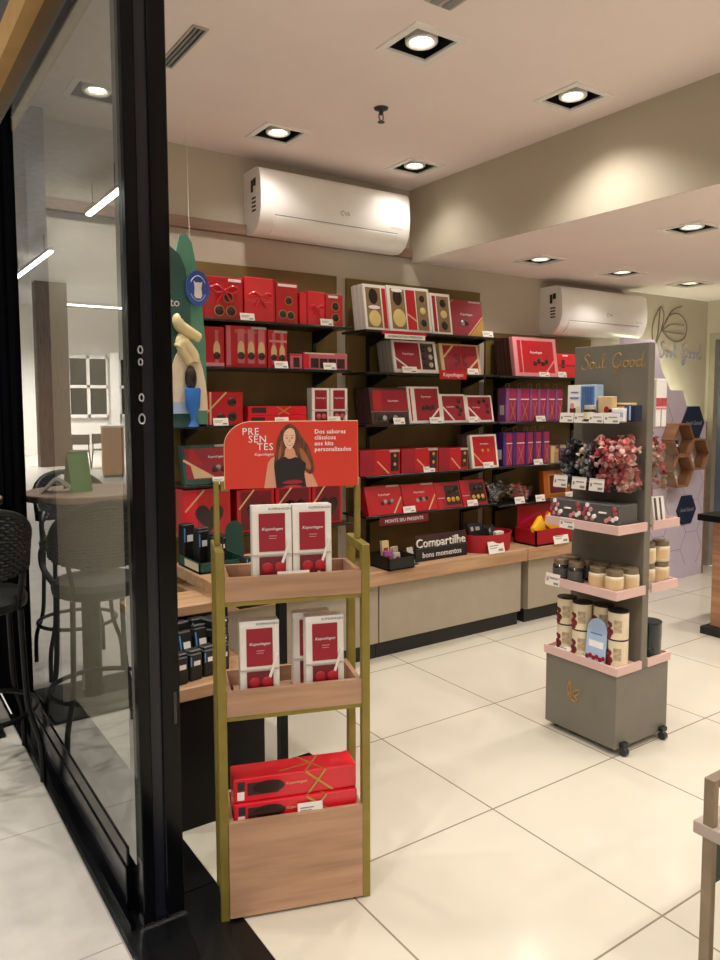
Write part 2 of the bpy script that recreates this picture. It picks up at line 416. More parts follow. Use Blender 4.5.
# ------------------------------------------------------------------ air conditioners
def air_con(x0, z0, label, w=1.03, hose=False):
    t = thing('air_conditioner', label, 'air conditioner', (x0, YW, z0), (0, 0, 0), 'white wall air conditioners')
    front = [(-.165, .352), (-.195, .345), (-.212, .325), (-.222, .27), (-.228, .2), (-.226, .135), (-.214, .095)]
    low = [(-.2, .06), (-.175, .03), (-.14, .01), (-.1, .0)]
    m = MB(); prismx(m, [(0, .012), (0, .352)]+front+low, 0, w); m.build('body', 'white_plastic', t, True)
    pl = front[-1:]+low; outer = [(y-.004, z-.004) for y, z in pl]
    m = MB(); prismx(m, pl[::-1][1:]+outer[:-1], .09, w-.09); m.build('louver', 'white_gloss', t, True)
    m = MB(); m.box(.09, w-.09, -.218, -.2, .098, .102); m.build('louver_gap', 'print_grey', t)
    m = MB(); m.box(-.0015, 0, -.17, -.1, .22, .3); m.build('energy_label', 'white_card', t, label='side rating label')
    m = MB(); m.box(-.003, -.0015, -.165, -.135, .255, .295); m.box(-.003, -.0015, -.13, -.105, .225, .29)
    for k in range(4): m.box(-.0015, 0, -.16, -.11, .12+.022*k, .13+.022*k)
    m.build('label_print', 'print_dark', t)
    lo = MB().tube([(w*.515+.012*math.cos(a*.4), -.2268, .165+.012*math.sin(a*.4)) for a in range(14)], .002, 5).build('logo', 'print_grey', t)
    lettering('LG', 'print_dark', lo, (w*.515+.034, -.2285, .165), .026)
    lettering('DUAL Inverter', 'print_grey', lo, (w*.9, -.2255, .128), .014)
    t.scale = (1.04, 1, 1.05)
    if hose: MB().tube(smooth_path([(w, -.1, .11), (w+.012, -.11, .1), (w+.03, -.1, .12), (w+.028, -.09, .15)], 5), .014, 8).build('drain_hose', 'black_plastic', t)
    return t
air_con(1.975, 2.578, 'large white split air conditioner on the back wall above the red shelves')
air_con(4.525, 2.128, 'white split air conditioner further right, under the lowered ceiling', 1.03, True)

# ------------------------------------------------------------------ shopfront glazing
o = MB(); o.box(.668, .705, 2.15, 2.25, 0, 3.08, .003); o.box(.705, .742, 2.162, 2.25, 0, 3.08); o.box(.742, .797, 2.15, 2.25, 0, 3.08, .003)
post = struct(o.build('trim_4', 'black_gloss'), 'glossy black corner post of the shopfront')
MB().box(.7055, .7415, 2.1612, 2.162, 0, 3.08).build('groove', 'navy_groove', post)
MB().box(.66, .80, 2.144, 2.15, 0, .006).build('base_plate', 'chrome', post)
refl = thing('reflection_rings', 'row of small bright rings imitating reflections on the black post', 'reflection', (.7, 2.148, 1.63))  # bright reflections on the post, put in as chrome rings
for z, r in ((.125, .008), (.09, .007), (-.013, .008), (-.075, .011)):
    MB().tube([(.8*r*math.cos(a*PI/8), 0, z+1.3*r*math.sin(a*PI/8)) for a in range(16)], .0025, 6, True).build('ring', 'chrome', refl)
MB().box(.775, .785, 2.146, 2.15, .62, .72).build('latch', 'steel_dark', post)
o = MB(); o.box(.645, .70, 2.25, 3.86, 0, .15, .003); o.box(.65, .695, 2.25, 3.86, .15, .215, .004); o.box(.63, .645, 2.16, 3.86, 0, .02)
struct(o.build('trim_5', 'black_gloss'), 'black bottom rail under the glass')
o = MB(); o.box(.64, .72, 3.78, 3.9, 0, 2.9, .004); o.box(.63, .70, 3.95, 4.1, 0, 2.9, .004); o.box(.66, .7, 3.9, 3.95, 0, 2.9)
struct(o.build('trim_6', 'black_matte'), 'black mullion at the far end of the glass')
struct(MB().box(.64, .70, 2.15, 4.1, 2.905, 3.04).build('trim_7', 'black_gloss'))
struct(MB().box(.664, .674, 2.25, 3.8, 2.84, 2.905).build('trim_8', 'brown_header'))
struct(MB().box(.585, .70, -3, 8, 3.04, 3.17).build('trim_9', 'gold_fascia'), 'gold metal fascia above the shopfront')
struct(MB().box(.63, .70, -3, 26, 3.17, 4.7).build('wall_fascia', 'slate_paint'))
struct(MB().box(.62, .70, 4.1, 26, 0, 3.04).build('wall_mall', 'black_matte'))
g = MB().box(XG, XG+.008, 2.165, 3.8, .2, 2.91)
struct(g.build('window_1', 'shop_glass'), 'large clear shopfront glass pane reflecting the mall')

# ------------------------------------------------------------------ the mall passage (seen mirrored in the glass)
struct(MB().box(-12, .63, -5, 26, 4.65, 4.75).build('ceiling_mall', 'mall_ceiling'))
struct(MB().box(-12, .63, 25, 25.1, 0, 4.65).build('wall_mall_far', 'mall_wall'), 'white far wall of the mall')
struct(MB().box(-12.1, -12, -5, 26, 0, 4.65).build('wall_mall_left', 'mall_wall'))
struct(MB().box(-3.36, -2.6, 20, 20.35, 0, 4.65).build('wall_column', 'walnut'), 'square timber clad column in the mall')
struct(MB().box(-5.98, -5.7, 24.6, 24.95, 0, 3.25).build('wall_pillar', 'mall_wall'))
for i, x in enumerate((-5.08, -6.7)):
    w = struct(MB().box(x-.62, x+.62, 24.93, 24.99, 1.2, 3.1).build('window_%d' % (i+2), 'window_black'))
    m = MB()
    for q in (-.62, 0, .62): m.box(x+q-.05, x+q+.05, 24.88, 24.95, 1.15, 3.15)
    for z in (1.2, 2.15, 3.1): m.box(x-.65, x+.65, 24.88, 24.95, z-.05, z+.05)
    m.build('window_frame', 'white_plastic', w)
for loc, L, rz, lab in (((-1.72, 15.8, 4.25), 3.6, 0, 'long white light tube far down the mall passage'), ((-1.6, 10.3, 4.25), 1.5, 0, 'white light tube hanging nearer in the mall passage'),
                       ((-4.3, 21.2, 4.25), 2.4, 1, 'white light tube set crosswise before the mall windows')):
    t = thing('linear_lamp', lab, 'ceiling lamp', loc, (0, 0, PI/2 if rz else 0))
    MB().box(-.04, .04, -L/2, L/2, .03, .08).build('housing', 'white_plastic', t); MB().box(-.035, .035, -L/2, L/2, 0, .03).build('tube', 'tube_glow', t)
    for y in (-L*.35, L*.35): MB().tube([(0, y, .09), (0, y, .4)], .006, 6).build('suspension_cable', 'steel_dark', t)
for x, y, e in ((-2.5, 22, 1300), (-5, 20, 1300), (-5.5, 22.5, 900), (-2.0, 17, 450), (-3.5, 12, 450), (-1.5, 7, 400), (-3.5, 5, 420), (-1.2, 3.6, 130), (-1.2, .6, 130), (-3, .5, 250), (-2, -2.5, 250), (-4, -3, 250)):  # added unseen spots, brighten the mall and fill the shop's front faces
    spot(x, y, 4.6, e, 140, 1, (1, .95, .88), .06)
t = thing('waste_cabinet', 'upright orange wood cabinet standing in the mall cafe', 'cabinet', (-3.4, 16.5, 0), (0, 0, .2))
MB().box(-.22, .22, -.2, .2, .06, 1.08).build('body', 'orange_wood', t); MB().box(-.24, .24, -.22, .22, 1.08, 1.12).build('top', 'white_card', t); MB().box(-.2, .2, -.18, .18, 0, .06).build('plinth', 'plinth_black', t)
def cafe_chair(loc, rz, lab):
    t = thing('cafe_chair', lab, 'chair', loc, (0, 0, rz))
    MB().box(-.22, .22, -.22, .22, .44, .48, .01).build('seat', 'walnut', t); MB().box(-.22, .22, .2, .23, .6, .85, .01).build('backrest', 'walnut', t)
    for sx in (-1, 1):
        for sy in (-1, 1): MB().tube([(sx*.2, sy*.2, .46), (sx*.23, sy*.24, 0)], .016, 6).build('leg', 'steel_dark', t)
        MB().tube([(sx*.19, .21, .46), (sx*.19, .22, .86)], .014, 6).build('back_post', 'steel_dark', t)
cafe_chair((-3.2, 18.6, 0), .4, 'brown cafe chair in the mall beyond the orange cabinet, reflected nearer the column')
cafe_chair((-3.9, 18.9, 0), -.5, 'brown cafe chair in the mall, reflected closer to the orange cabinet')
# bar table and wicker stools
t = thing('bar_table', 'round bar table with pale wood top on a black pedestal beside the glass', 'table', (.285, 4.08, 0))
MB().lathe([(.0, 1.105), (.32, 1.105), (.325, 1.11), (.325, 1.135), (.32, 1.14), (0, 1.14)], seg=48).build('tabletop', 'table_wood', t)
MB().tube([(0, 0, .02), (0, 0, 1.105)], .05, 16).build('pedestal', 'black_satin', t)
MB().box(-.26, .26, -.26, .26, 0, .018, .006).build('base_plate', 'black_satin', t)
MB().box(.0505, .052, -.028, .028, .06, .17).build('sticker', 'silver_card', t, label='pale label near the foot')
t = thing('menu_card', 'green folded menu card standing on the bar table', 'menu', (.33, 4.0, 1.14), (0, 0, 1.25))
m = MB(); m.box(-.003, 0, -.06, .06, 0, .2, mtx=Matrix.Rotation(.2, 4, 'Y')); m.build('front_panel', 'menu_green', t)
m = MB(); m.box(.08, .083, -.06, .06, 0, .2, mtx=Matrix.Translation((0, 0, 0)) @ Matrix.Rotation(-.2, 4, 'Y')); m.build('rear_panel', 'menu_green', t)
m = MB()
for z in (.06, .085, .11): m.box(-.0015, -.0002, -.04, .03, z, z+.012, mtx=Matrix.Rotation(.2, 4, 'Y'))
m.build('print', 'print_white', t)
t = thing('napkin', 'white folded napkin tent on the bar table', 'napkin', (.42, 4.1, 1.14), (0, 0, .4))
m = MB(); m.prism([(-.09, 0), (-.02, .075), (.0, .085), (.02, .075), (.09, 0), (.08, 0), (0, .07), (-.08, 0)], -.07, .07); m.build('fold', 'napkin', t)
def bar_stool(loc, rz, lab):
    t = thing('bar_stool', lab, 'bar stool', loc, (0, 0, rz), 'black wicker bar stools')
    # local: sitter faces +y, the back curves round -y
    MB().lathe([(0, .685), (.17, .685), (.2, .7), (.205, .73), (.19, .755), (.1, .765), (0, .765)], seg=32).build('seat', 'seat_black', t, True)
    a0, a1 = math.radians(180-22), math.radians(360+22); n = 44
    def P(a, v):           # v 0 bottom to 1 top; height falls off towards the arms
        w = max(0, -math.sin(a)); top = .90+.20*w**.8; z0 = .865-.03*w; z = z0+(top-z0)*v
        r = .205+.035*v*w+.01*w
        return Vector((r*math.cos(a), r*math.sin(a), z))
    m = MB()
    for j in range(20):
        v = j/19
        pts = []
        for i in range(n+1):
            a = a0+(a1-a0)*i/n; p = P(a, v); k = .0045*(1 if (i+j) % 2 else -1)
            pts.append(p+Vector((math.cos(a)*k, math.sin(a)*k, 0)))
        m.tube(pts, .0078, 5)
    for i in range(0, n+1, 1):
        a = a0+(a1-a0)*i/n; m.tube([P(a, q/4) for q in range(5)], .003, 4)
    m.build('woven_backrest', 'wicker', t, True)
    rim = [P(a0+(a1-a0)*i/n, 1)+Vector((0, 0, .008)) for i in range(n+1)]
    rim = [Vector((.19, .02, .745))]+[Vector((.212, .13, .80))]+[Vector((.214, .14, .87))]+rim[::-1]+[Vector((-.214, .14, .87))]+[Vector((-.212, .13, .80))]+[Vector((-.19, .02, .745))]
    MB().tube(smooth_path(rim[:4], 4)[:-1]+rim[3:-3]+smooth_path(rim[-4:], 4), .014, 8).build('arm_rail', 'wicker', t, True)
    for sx in (-1, 1):
        for sy in (-1, 1):
            MB().tube(smooth_path([(sx*.15, sy*.15, .70), (sx*.155, sy*.155, .5), (sx*.165, sy*.165, .3), (sx*.2, sy*.2, .16), (sx*.205, sy*.205, .0)], 5), .0125, 8).build('leg', 'black_satin', t, True)
            if sy < 0: MB().tube([(sx*.14, -.14, .70), (sx*.165, -.15, .85)], .011, 6).build('back_support', 'black_satin', t)
    MB().tube([(.18*1.25*math.cos(k*PI/16), .18*1.25*math.sin(k*PI/16), .27) for k in range(32)], .011, 8, True).build('foot_ring', 'black_satin', t, True)
    t.scale = (1, 1, 1.06); return t
bar_stool((.40, 3.48, 0), 0, 'black wicker bar stool nearest the viewer, left of the shopfront glass')
bar_stool((.22, 4.66, 0), PI, 'black wicker bar stool beyond the round bar table')
# ------------------------------------------------------------------ wall shelving bays
def bay(label, x0, x1, ztop, shelves, rails, sx0, sx1):
    t = thing('wall_shelving', label, 'shelving', ((x0+x1)/2, YW, 0)); c = (x0+x1)/2
    MB().box(x0-c, x1-c, -.022, 0, .565, ztop, .002).build('backboard', 'olive_board', t)
    for r in rails: MB().box(r-c-.012, r-c+.012, -.034, -.022, .6, max(shelves)+.02).build('upright', 'shelf_black', t)
    for z in shelves:
        s = MB().box(sx0-c, sx1-c, -.30, -.024, z-.014, z, .002).build('shelf', 'shelf_black', t)
        for r in rails:
            m = MB(); prismx(m, [(-.034, z-.014), (-.034, z-.085), (-.06, z-.085), (-.25, z-.026), (-.25, z-.014)], r-c-.006, r-c+.006); m.build('bracket', 'black_plastic', s)
    return t
SA = [2.06, 1.80, 1.478, 1.155, .862]; SB = [2.055, 1.793, 1.463, 1.14, .882]; SC = [1.79, 1.46, 1.138, .86]
bay('left olive backed shelving bay with red gift boxes behind the gold stand', 1.44, 2.613, 2.41, SA, (1.56, 2.437), 1.46, 2.54)
bay('middle olive backed shelving bay with white framed boxes on top', 2.69, 3.866, 2.405, SB, (2.85, 3.694), 2.645, 3.79)
bay('right olive backed shelving bay with purple boxes, below second air conditioner', 3.93, 5.13, 2.122, SC, (4.02, 4.9), 3.80, 4.98)
# counter
ZW = .565
def cabinet(label, x0, x1, filler=0):
    t = thing('base_cabinet', label, 'cabinet', ((x0+x1)/2, 3.9, 0), (0, 0, 0), 'low beige cabinets along the back wall'); w = (x1-x0)/2
    MB().box(-w, w, -.20, .178, .10, .474).build('body', 'laminate', t)
    MB().box(-w+.003, w-.003, -.22, -.201, .105, .465, .002).build('door', 'laminate', t)
    MB().box(-w, w, -.185, .17, 0, .10).build('plinth', 'plinth_black', t)
    if filler: MB().box(-w-filler, -w-.002, -.17, .17, .1, .474).build('filler_panel', 'taupe_board', t)
cabinet('low beige cabinet hidden mostly behind the gold display stand', 1.52, 2.654)
cabinet('low beige cabinet under the black two-line sign', 2.658, 3.915)
cabinet('low beige cabinet under the yellow bags, left of the kiosk', 3.985, 5.2, .06)
tag(MB().box(1.50, 3.937, 3.64, 4.078, .475, ZW, .004).build('worktop', 'oak'), 'long pale oak worktop below the left and middle shelving', 'worktop')
tag(MB().box(3.941, 5.22, 3.64, 4.078, .475, ZW, .004).build('worktop', 'oak'), 'shorter pale oak worktop below the right shelving bay', 'worktop')

# ------------------------------------------------------------------ boxes
def dress(root, w, h, decos, y=-.0006, hz0=0):
    """printing and trimmings on the -y face of something w wide, h high"""
    for k, d in enumerate(decos):
        yy = y-.0007*k; t = d[0]
        if t == 'r':
            _, n, m, u0, v0, u1, v1 = d; MB().box((u0-.5)*w, (u1-.5)*w, yy, yy+.0009+.0007*k, hz0+v0*h, hz0+v1*h).build(n, m, root)
        elif t == 's':
            _, n, m, a, b, wd = d
            p = Vector(((a[0]-.5)*w, 0, hz0+a[1]*h)); q = Vector(((b[0]-.5)*w, 0, hz0+b[1]*h)); dr = (q-p).normalized(); nn = Vector((-dr.z, 0, dr.x))*wd/2
            MB().prism([(v.x, v.z) for v in (p-nn, q-nn, q+nn, p+nn)], yy, yy+.0009+.0007*k).build(n, m, root)
        elif t == 'p':
            _, n, m, pts = d; MB().prism([((u-.5)*w, hz0+v*h) for u, v in pts], yy, yy+.0009+.0007*k).build(n, m, root)
        elif t == 'c':
            _, n, m, u, v, r = d; MB().dome(((u-.5)*w, yy, hz0+v*h), r, r*.22).build(n, m, root, True)
        elif t == 'e':
            _, n, m, u, v, ru, rv = d
            MB().prism([((u-.5)*w+ru*math.cos(a*PI/12), hz0+v*h+rv*math.sin(a*PI/12)) for a in range(24)], yy, yy+.0009+.0007*k).build(n, m, root)
        elif t == 't':
            _, s, m, u, v, size = d; lettering(s, m, root, ((u-.5)*w, yy-.0002, hz0+v*h), size, shear=.3, name='logo', ext=.01)
        elif t == 'T':
            _, s, m, u, v, size = d; lettering(s, m, root, ((u-.5)*w, yy-.0002, hz0+v*h), size, name='print', ext=.01)
def gift(label, x, y, z, w, d, h, body, decos=(), tilt=0, rz=0, cat='box', group=None, name='gift_box', bev=.003, lid=None):
    if tilt and 2.7 < x < 3.8 and y > 3.8 and z > 1: x = 2.68+(x-2.68)*1.04+.012; w *= 1.04
    t = thing(name, label, cat, (x, y, z), (-math.radians(tilt), 0, rz), group)
    MB().box(-w/2, w/2, 0, d, 0, h, bev, 1).build('carton', body, t)
    dress(t, w, h, decos)
    if lid: MB().box(-w/2-.002, w/2+.002, -.002, d+.002, h*.72, h+.002, .002).build('lid', lid, t)
    return t
def span(label, x0, x1, z, h, body, decos=(), y=3.83, d=.12, **k):
    return gift(label, (x0+x1)/2, y, z, x1-x0-.004, d, h, body, decos, **k)
def price(what, x, z, y=3.806, w=.088, h=.042, rz=0, label=None):
    t = thing('price_tag', label or ('white price tag in front of '+what), 'price tag', (x, y, z), (-.25, 0, rz))
    MB().box(-w/2, w/2, 0, .002, 0, h).build('card', 'white_card', t)
    m = MB().box(-w*.4, w*.15, -.001, 0, h*.6, h*.68).box(-w*.4, w*.05, -.001, 0, h*.42, h*.48); m.box(w*.12, w*.4, -.001, 0, h*.15, h*.34)
    m.build('print', 'print_grey', t)
    MB().box(-w*.2, w*.2, .002, .022, 0, .003).build('foot', 'acrylic', t)
def talker(label, x, z, text, w, h, body, tm, y=3.797):
    t = thing('shelf_talker', label, 'shelf sign', (x, y, z))
    MB().box(-w/2, w/2, -.002, 0, -h, 0).build('strip', body, t)
    if text: lettering(text, tm, t, (0, -.0028, -h*.5), h*.62, name='print', ext=.01, xs=1.0)
K = 'Kopenhagen'
def logo(u, v, s, m='print_white'): return ('t', K, m, u, v, s*.62)
BARCODE = ('r', 'label', 'print_white', .62, .9, .95, .965)
# ---- left bay, top shelf
z = SA[0]
def bow(t, w, h):
    m = MB()
    for s in (-1, 1):
        m.tube(smooth_path([(0, -.008, h*.62), (s*w*.2, -.018, h*.72), (s*w*.36, -.012, h*.66), (s*w*.2, -.01, h*.58), (0, -.008, h*.62)], 4), .006, 6)
        m.tube(smooth_path([(0, -.008, h*.62), (s*w*.1, -.012, h*.48), (s*w*.2, -.008, h*.36)], 4), .005, 6)
    m.ball((0, -.01, h*.62), .011); m.build('bow', 'red_bright', t, True)
def chocs(pts, r, ring=True):
    out = []
    for u, v in pts:
        if ring: out.append(('e', 'window_ring', 'gold_print', u, v, r*1.16, r*1.16))
        out.append(('c', 'chocolate', 'choc', u, v, r))
    return out
b = span('red gift box with bow and three chocolates, leftmost on left bay top shelf', 1.600, 1.835, z, .23, 'red', [BARCODE]+chocs([(.62, .52), (.38, .2), (.68, .2)], .026), d=.13); bow(b, .22, .25)
b = span('wide red gift bag with ribbon bow, second on left bay top shelf', 1.84, 2.035, z, .245, 'red_bright', [('r', 'gusset', 'red', .93, 0, .995, 1), ('s', 'gold_line', 'gold_print', (.05, .45), (.9, .45), .002)], d=.13); bow(b, .19, .22)
b = span('red gift box with three chocolates and white strip, beside the wide bag', 2.037, 2.185, z, .232, 'red', [('r', 'label', 'print_white', .1, .9, .95, .965)]+chocs([(.58, .56), (.3, .22), (.66, .2)], .022), d=.13)
b = span('small red gift bag with folded side, left of the rightmost two-chocolate box', 2.195, 2.245, z, .185, 'red_bright', [], d=.12)
b = span('bright red ribboned bag, second from right on left bay top shelf', 2.248, 2.37, z, .198, 'red_bright', [], d=.12); bow(b, .12, .16)
b = span('red gift box with two chocolates, rightmost on left bay top shelf', 2.372, 2.50, z, .192, 'red', [('r', 'label', 'print_white', .15, .88, .7, .95)]+chocs([(.55, .62), (.55, .27)], .024), d=.12)
price('the leftmost bow box on the left bay top shelf', 1.85, z); price('the rightmost boxes on the left bay top shelf', 2.37, z)
# ---- left bay, second shelf
z = SA[1]
def eggs(us, r=.02, h=.05):
    o = []
    for u in us:
        o += [('r', 'film_stripe', 'pink_film', u-.08, .1, u+.08, .92), ('e', 'window', 'gold_pale', u, .42, r, h), ('c', 'chocolate', 'choc', u, .28, r*1.02)]
    return o
span('red carton with one oval chocolate window beside the green standee', 1.596, 1.718, z, .218, 'red', eggs([.62])+[('r', 'film', 'pink_soft', .02, .02, .98, .1)], d=.1)
span('red and pink carton with three oval windows on left bay second shelf', 1.722, 1.98, z, .232, 'red', [('r', 'side_stripe', 'pink_film', .02, .05, .12, .98), ('t', K, 'gold_print', .5, .86, .03), ('r', 'label', 'silver_card', .62, .93, .98, .985)]+eggs([.36, .6, .85], .021, .05), d=.1)
span('red and pink carton with two oval windows, right of the three window carton', 1.983, 2.112, z, .218, 'red', eggs([.3, .72], .018, .042)+[('r', 'label', 'silver_card', .3, .93, .98, .985), ('r', 'band', 'pink_soft', .05, .68, .95, .74)], d=.1)
span('short low red sweet pack with one dark window on left bay second shelf', 2.127, 2.213, z, .088, 'pink_film', [('r', 'window', 'choc_box', .25, .1, .75, .75), ('r', 'frame_line', 'red_bright', .02, .85, .98, .95)], d=.09)
span('long low red sweet pack with four dark windows, right end of second shelf', 2.217, 2.53, z, .10, 'pink_film', [('r', 'band', 'red_bright', .0, .06, .12, .9), ('r', 'frame_line', 'cream', .02, .9, .7, .98)]+[('r', 'window', 'choc_box', .16+.2*i, .1, .33+.2*i, .66) for i in range(4)], d=.09)
price('the two window carton on the left bay second shelf', 2.06, z); price('the long low red sweet pack', 2.39, z)
# ---- left bay, third shelf
z = SA[2]
span('square red box with crossed gold ribbons and three chocolates, beside the green standee', 1.60, 1.825, z, .185, 'red', [('s', 'ribbon', 'gold_pale', (.12, .99), (.12, .02), .01), ('s', 'ribbon', 'gold_pale', (.02, .38), (.55, .99), .009)]+chocs([(.7, .7), (.7, .27), (.4, .22)], .026, False), d=.08)
b1 = span('long slim red box with gold ribbon, lower of the stacked pair above the sign', 1.85, 2.24, z, .052, 'red_bright', [('r', 'window', 'choc_box', .06, .25, .28, .8), ('s', 'ribbon', 'gold_print', (.5, .9), (.62, .1), .006)], d=.1)
b2 = span('long slim red box with gold ribbon, upper of the stacked pair above the sign', 1.852, 2.238, z+.053, .052, 'red_bright', [('r', 'window', 'choc_box', .06, .25, .3, .85), ('s', 'ribbon', 'gold_print', (.48, .95), (.7, .05), .006), ('s', 'ribbon', 'gold_print', (.72, .95), (.5, .05), .006)], d=.1)
WB = [('r', 'sleeve', 'red_dark', .16, .40, .84, .94), logo(.5, .72, .022), ('r', 'cord', 'silver_card', 0, .36, 1, .375), ('r', 'window', 'red_deep', .16, .04, .84, .34), ('c', 'chocolate', 'red_candy', .36, .2, .016), ('c', 'chocolate', 'red_candy', .66, .2, .016)]
span('small white box with red sleeve, left of the pair above the sign', 2.272, 2.40, z, .212, 'white_card', WB, d=.06)
span('small white box with red sleeve, right of the pair above the sign', 2.402, 2.53, z, .212, 'white_card', WB+[('s', 'ribbon', 'silver_card', (.72, .03), (.99, .42), .008)], d=.06)
price('the square three chocolate box by the standee', 1.68, z); price('the stacked slim red boxes', 2.06, z); price('the two small white sleeved boxes', 2.42, z)
# ---- left bay, fourth and fifth shelf
z = SA[3]
span('dark red gift box with gold triangle corner leaning behind the red sign', 1.47, 1.80, z, .225, 'green_deep', [('r', 'sleeve', 'red_dark', .06, .14, .97, .9), ('p', 'stripe', 'red', [(.06, .9), (.2, .9), (.36, .5), (.2, .5)]), ('p', 'corner', 'gold_pale', [(.14, .48), (.18, .16), (.5, .16)]), ('s', 'ribbon', 'gold_pale', (.02, .62), (.62, .08), .012), logo(.6, .68, .03), ('r', 'label', 'silver_card', .6, .93, .95, .98)]+[('c', 'chocolate', 'choc', .56, .36, .016), ('c', 'chocolate', 'silver_candy', .63, .42, .014), ('c', 'chocolate', 'choc', .72, .36, .015)], tilt=14, d=.05)
price('the leaning box with gold triangle', 1.67, z)
gift('dark red gift box standing flat on left bay fourth shelf, hidden by sign', 2.12, 3.86, z, .34, .1, .17, 'red_dark', [logo(.5, .6, .04)])
z = SA[4]
def heart_pts(u, v, a, b):
    return [(u+a*.062*16*math.sin(t)**3/1.0, v+b*.062*(13*math.cos(t)-5*math.cos(2*t)-2*math.cos(3*t)-math.cos(4*t))) for t in [k*PI/14 for k in range(28)]]
hb = [(1.455, 1.74, 'bright red box with dark heart window partly behind gold post, leftmost of the row', .27), (1.775, 2.017, 'red box with dark heart window under the sign, second of the row', .25), (2.021, 2.266, 'red box with dark heart window under the sign, third of the row', .25), (2.27, 2.485, 'red box with dark heart window under the sign, rightmost of the row', .25)]
for x0, x1, l, h in hb:
    b = span(l, x0, x1, z, h, 'red' if x0 > 1.7 else 'red_bright', [('r', 'frame', 'red_deep', .1, .06, .92, .94) if x0 > 1.7 else ('r', 'frame', 'red', .3, .02, .98, .98), ('s', 'ribbon', 'gold_pale', (.05, .55), (.45, .98), .009), ('p', 'heart_window', 'window_dark', heart_pts(.55, .42, .30, .34)), ('p', 'chocolate_heart', 'choc', heart_pts(.55, .42, .26, .3))], d=.1)
# ---- middle bay, top shelf
z = SB[0]; Y0 = 3.84
W1 = [('r', 'window', 'window_tan', .1, .06, .74, .93), ('e', 'chocolate_egg', 'choc', .42, .74, .034, .05), ('e', 'chocolate_egg', 'cream_choc', .42, .26, .045, .052), ('r', 'sleeve', 'red', .8, .06, .96, .93), ('e', 'frill', 'print_white', .42, .5, .045, .012)]
for i in range(3):
    gift(('tall white box with egg window, front of the stack at middle bay top', 'tall white box directly behind the front egg window box', 'tall white box rearmost of the left stack on middle bay top')[i], 2.752, Y0+.045*i, z, .172, .042, .295, 'white_card', W1 if i == 0 else [], tilt=9)
W2 = [('r', 'window', 'window_tan', .07, .06, .4, .93), ('e', 'chocolate_egg', 'choc', .23, .74, .036, .052), ('e', 'chocolate_egg', 'cream_choc', .24, .3, .05, .058), ('e', 'frill', 'print_white', .23, .9, .045, .012), ('r', 'sleeve', 'red', .43, .06, .64, .93), ('s', 'ribbon', 'gold_pale', (.43, .4), (.64, .25), .01), ('r', 'window', 'window_tan', .67, .06, .93, .93)]+[('c', 'chocolate', m, .8, v, .024) for m, v in (('choc', .76), ('cream_choc', .49), ('choc', .22))]
gift('wide white box with two egg windows and red centre band, top shelf', 3.005, Y0-.01, z, .335, .05, .30, 'white_card', W2, tilt=9)
gift('wide white box behind the one with red centre band, top shelf', 3.005, Y0+.045, z, .335, .05, .30, 'white_card', [], tilt=9)
gift('narrow white box with three round chocolates, right of the wide box', 3.268, Y0-.005, z, .168, .05, .28, 'white_card', [('r', 'window', 'window_tan', .3, .06, .9, .93), ('r', 'sleeve', 'red_dark', .08, .06, .24, .93)]+[('c', 'chocolate', m, .6, v, .028) for m, v in (('choc', .76), ('cream_choc', .49), ('choc', .22))], tilt=9)
DR = [logo(.5, .6, .036), ('r', 'label', 'silver_card', .6, .93, .95, .975), ('p', 'corner', 'gold_print', [(.55, .02), (.98, .02), (.98, .5)]), ('s', 'ribbon', 'gold_pale', (.5, .02), (.98, .56), .008), ('c', 'chocolate', 'silver_candy', .36, .36, .02), ('c', 'chocolate', 'choc', .48, .36, .018), ('s', 'ribbon', 'gold_print', (.05, .88), (.15, .99), .006)]
gift('dark red square box with gold corner, right end of middle bay top shelf', 3.49, Y0, z, .30, .04, .255, 'red_dark', DR, tilt=10)
price('the dark red square box with gold corner', 3.69, z, w=.1)
talker('red shelf strip with white lettering under the white egg boxes', 2.945, z-.002, '', .36, .024, 'red', 'print_white')
talker('white lettered strip clipped below the middle bay top shelf', 2.945, z-.022, 'LEMBRANÇAS PARA PRESENTEAR', .325, .03, 'white_card', 'print_dark', y=3.79)
# ---- middle bay, second shelf
z = SB[1]
for i in range(4):
    gift(('silver edged box with dark red cover and side window, front of its stack', 'silver edged box second in the stack on middle bay second shelf', 'silver edged box third in the stack on middle bay second shelf', 'silver edged box rearmost in the stack on middle bay second shelf')[i], 3.058, Y0+.04*i, z, .365, .037, .222, 'silver_card', [('r', 'border', 'white_card', .02, .02, .98, .98), ('r', 'sleeve', 'red_dark', .07, .12, .60, .92), ('s', 'ribbon', 'white_card', (.06, .45), (.42, .05), .012), logo(.34, .58, .03), ('r', 'window', 'window_dark', .63, .12, .92, .92)]+[('c', 'chocolate', 'beige_candy' if (q % 2) else 'choc', .7+.13*(q % 2), .26+.24*(q//2), .018) for q in range(6)] if i == 0 else [], tilt=12)
gift('gold framed dark red box with ribbon bow, right on middle bay second shelf', 3.44, Y0, z, .345, .04, .215, 'gold_pale', [('r', 'cover', 'red_dark', .08, .08, .94, .94), ('s', 'ribbon', 'gold_pale', (.08, .55), (.35, .95), .014), ('s', 'ribbon', 'gold_pale', (.62, .08), (.94, .5), .014), ('s', 'bow', 'red_deep', (.35, .3), (.65, .62), .03), ('s', 'bow', 'red_deep', (.35, .62), (.65, .3), .03), ('s', 'ribbon', 'red', (.5, .95), (.5, .08), .01)], tilt=12)
price('the silver edged box stack', 3.0, z, w=.12)
talker('red shelf sign hanging before the gold framed box', 3.352, z+.022, K, .24, .058, 'red', 'print_white', y=3.79)
price('the gold framed box with bow', 3.555, z, w=.1)
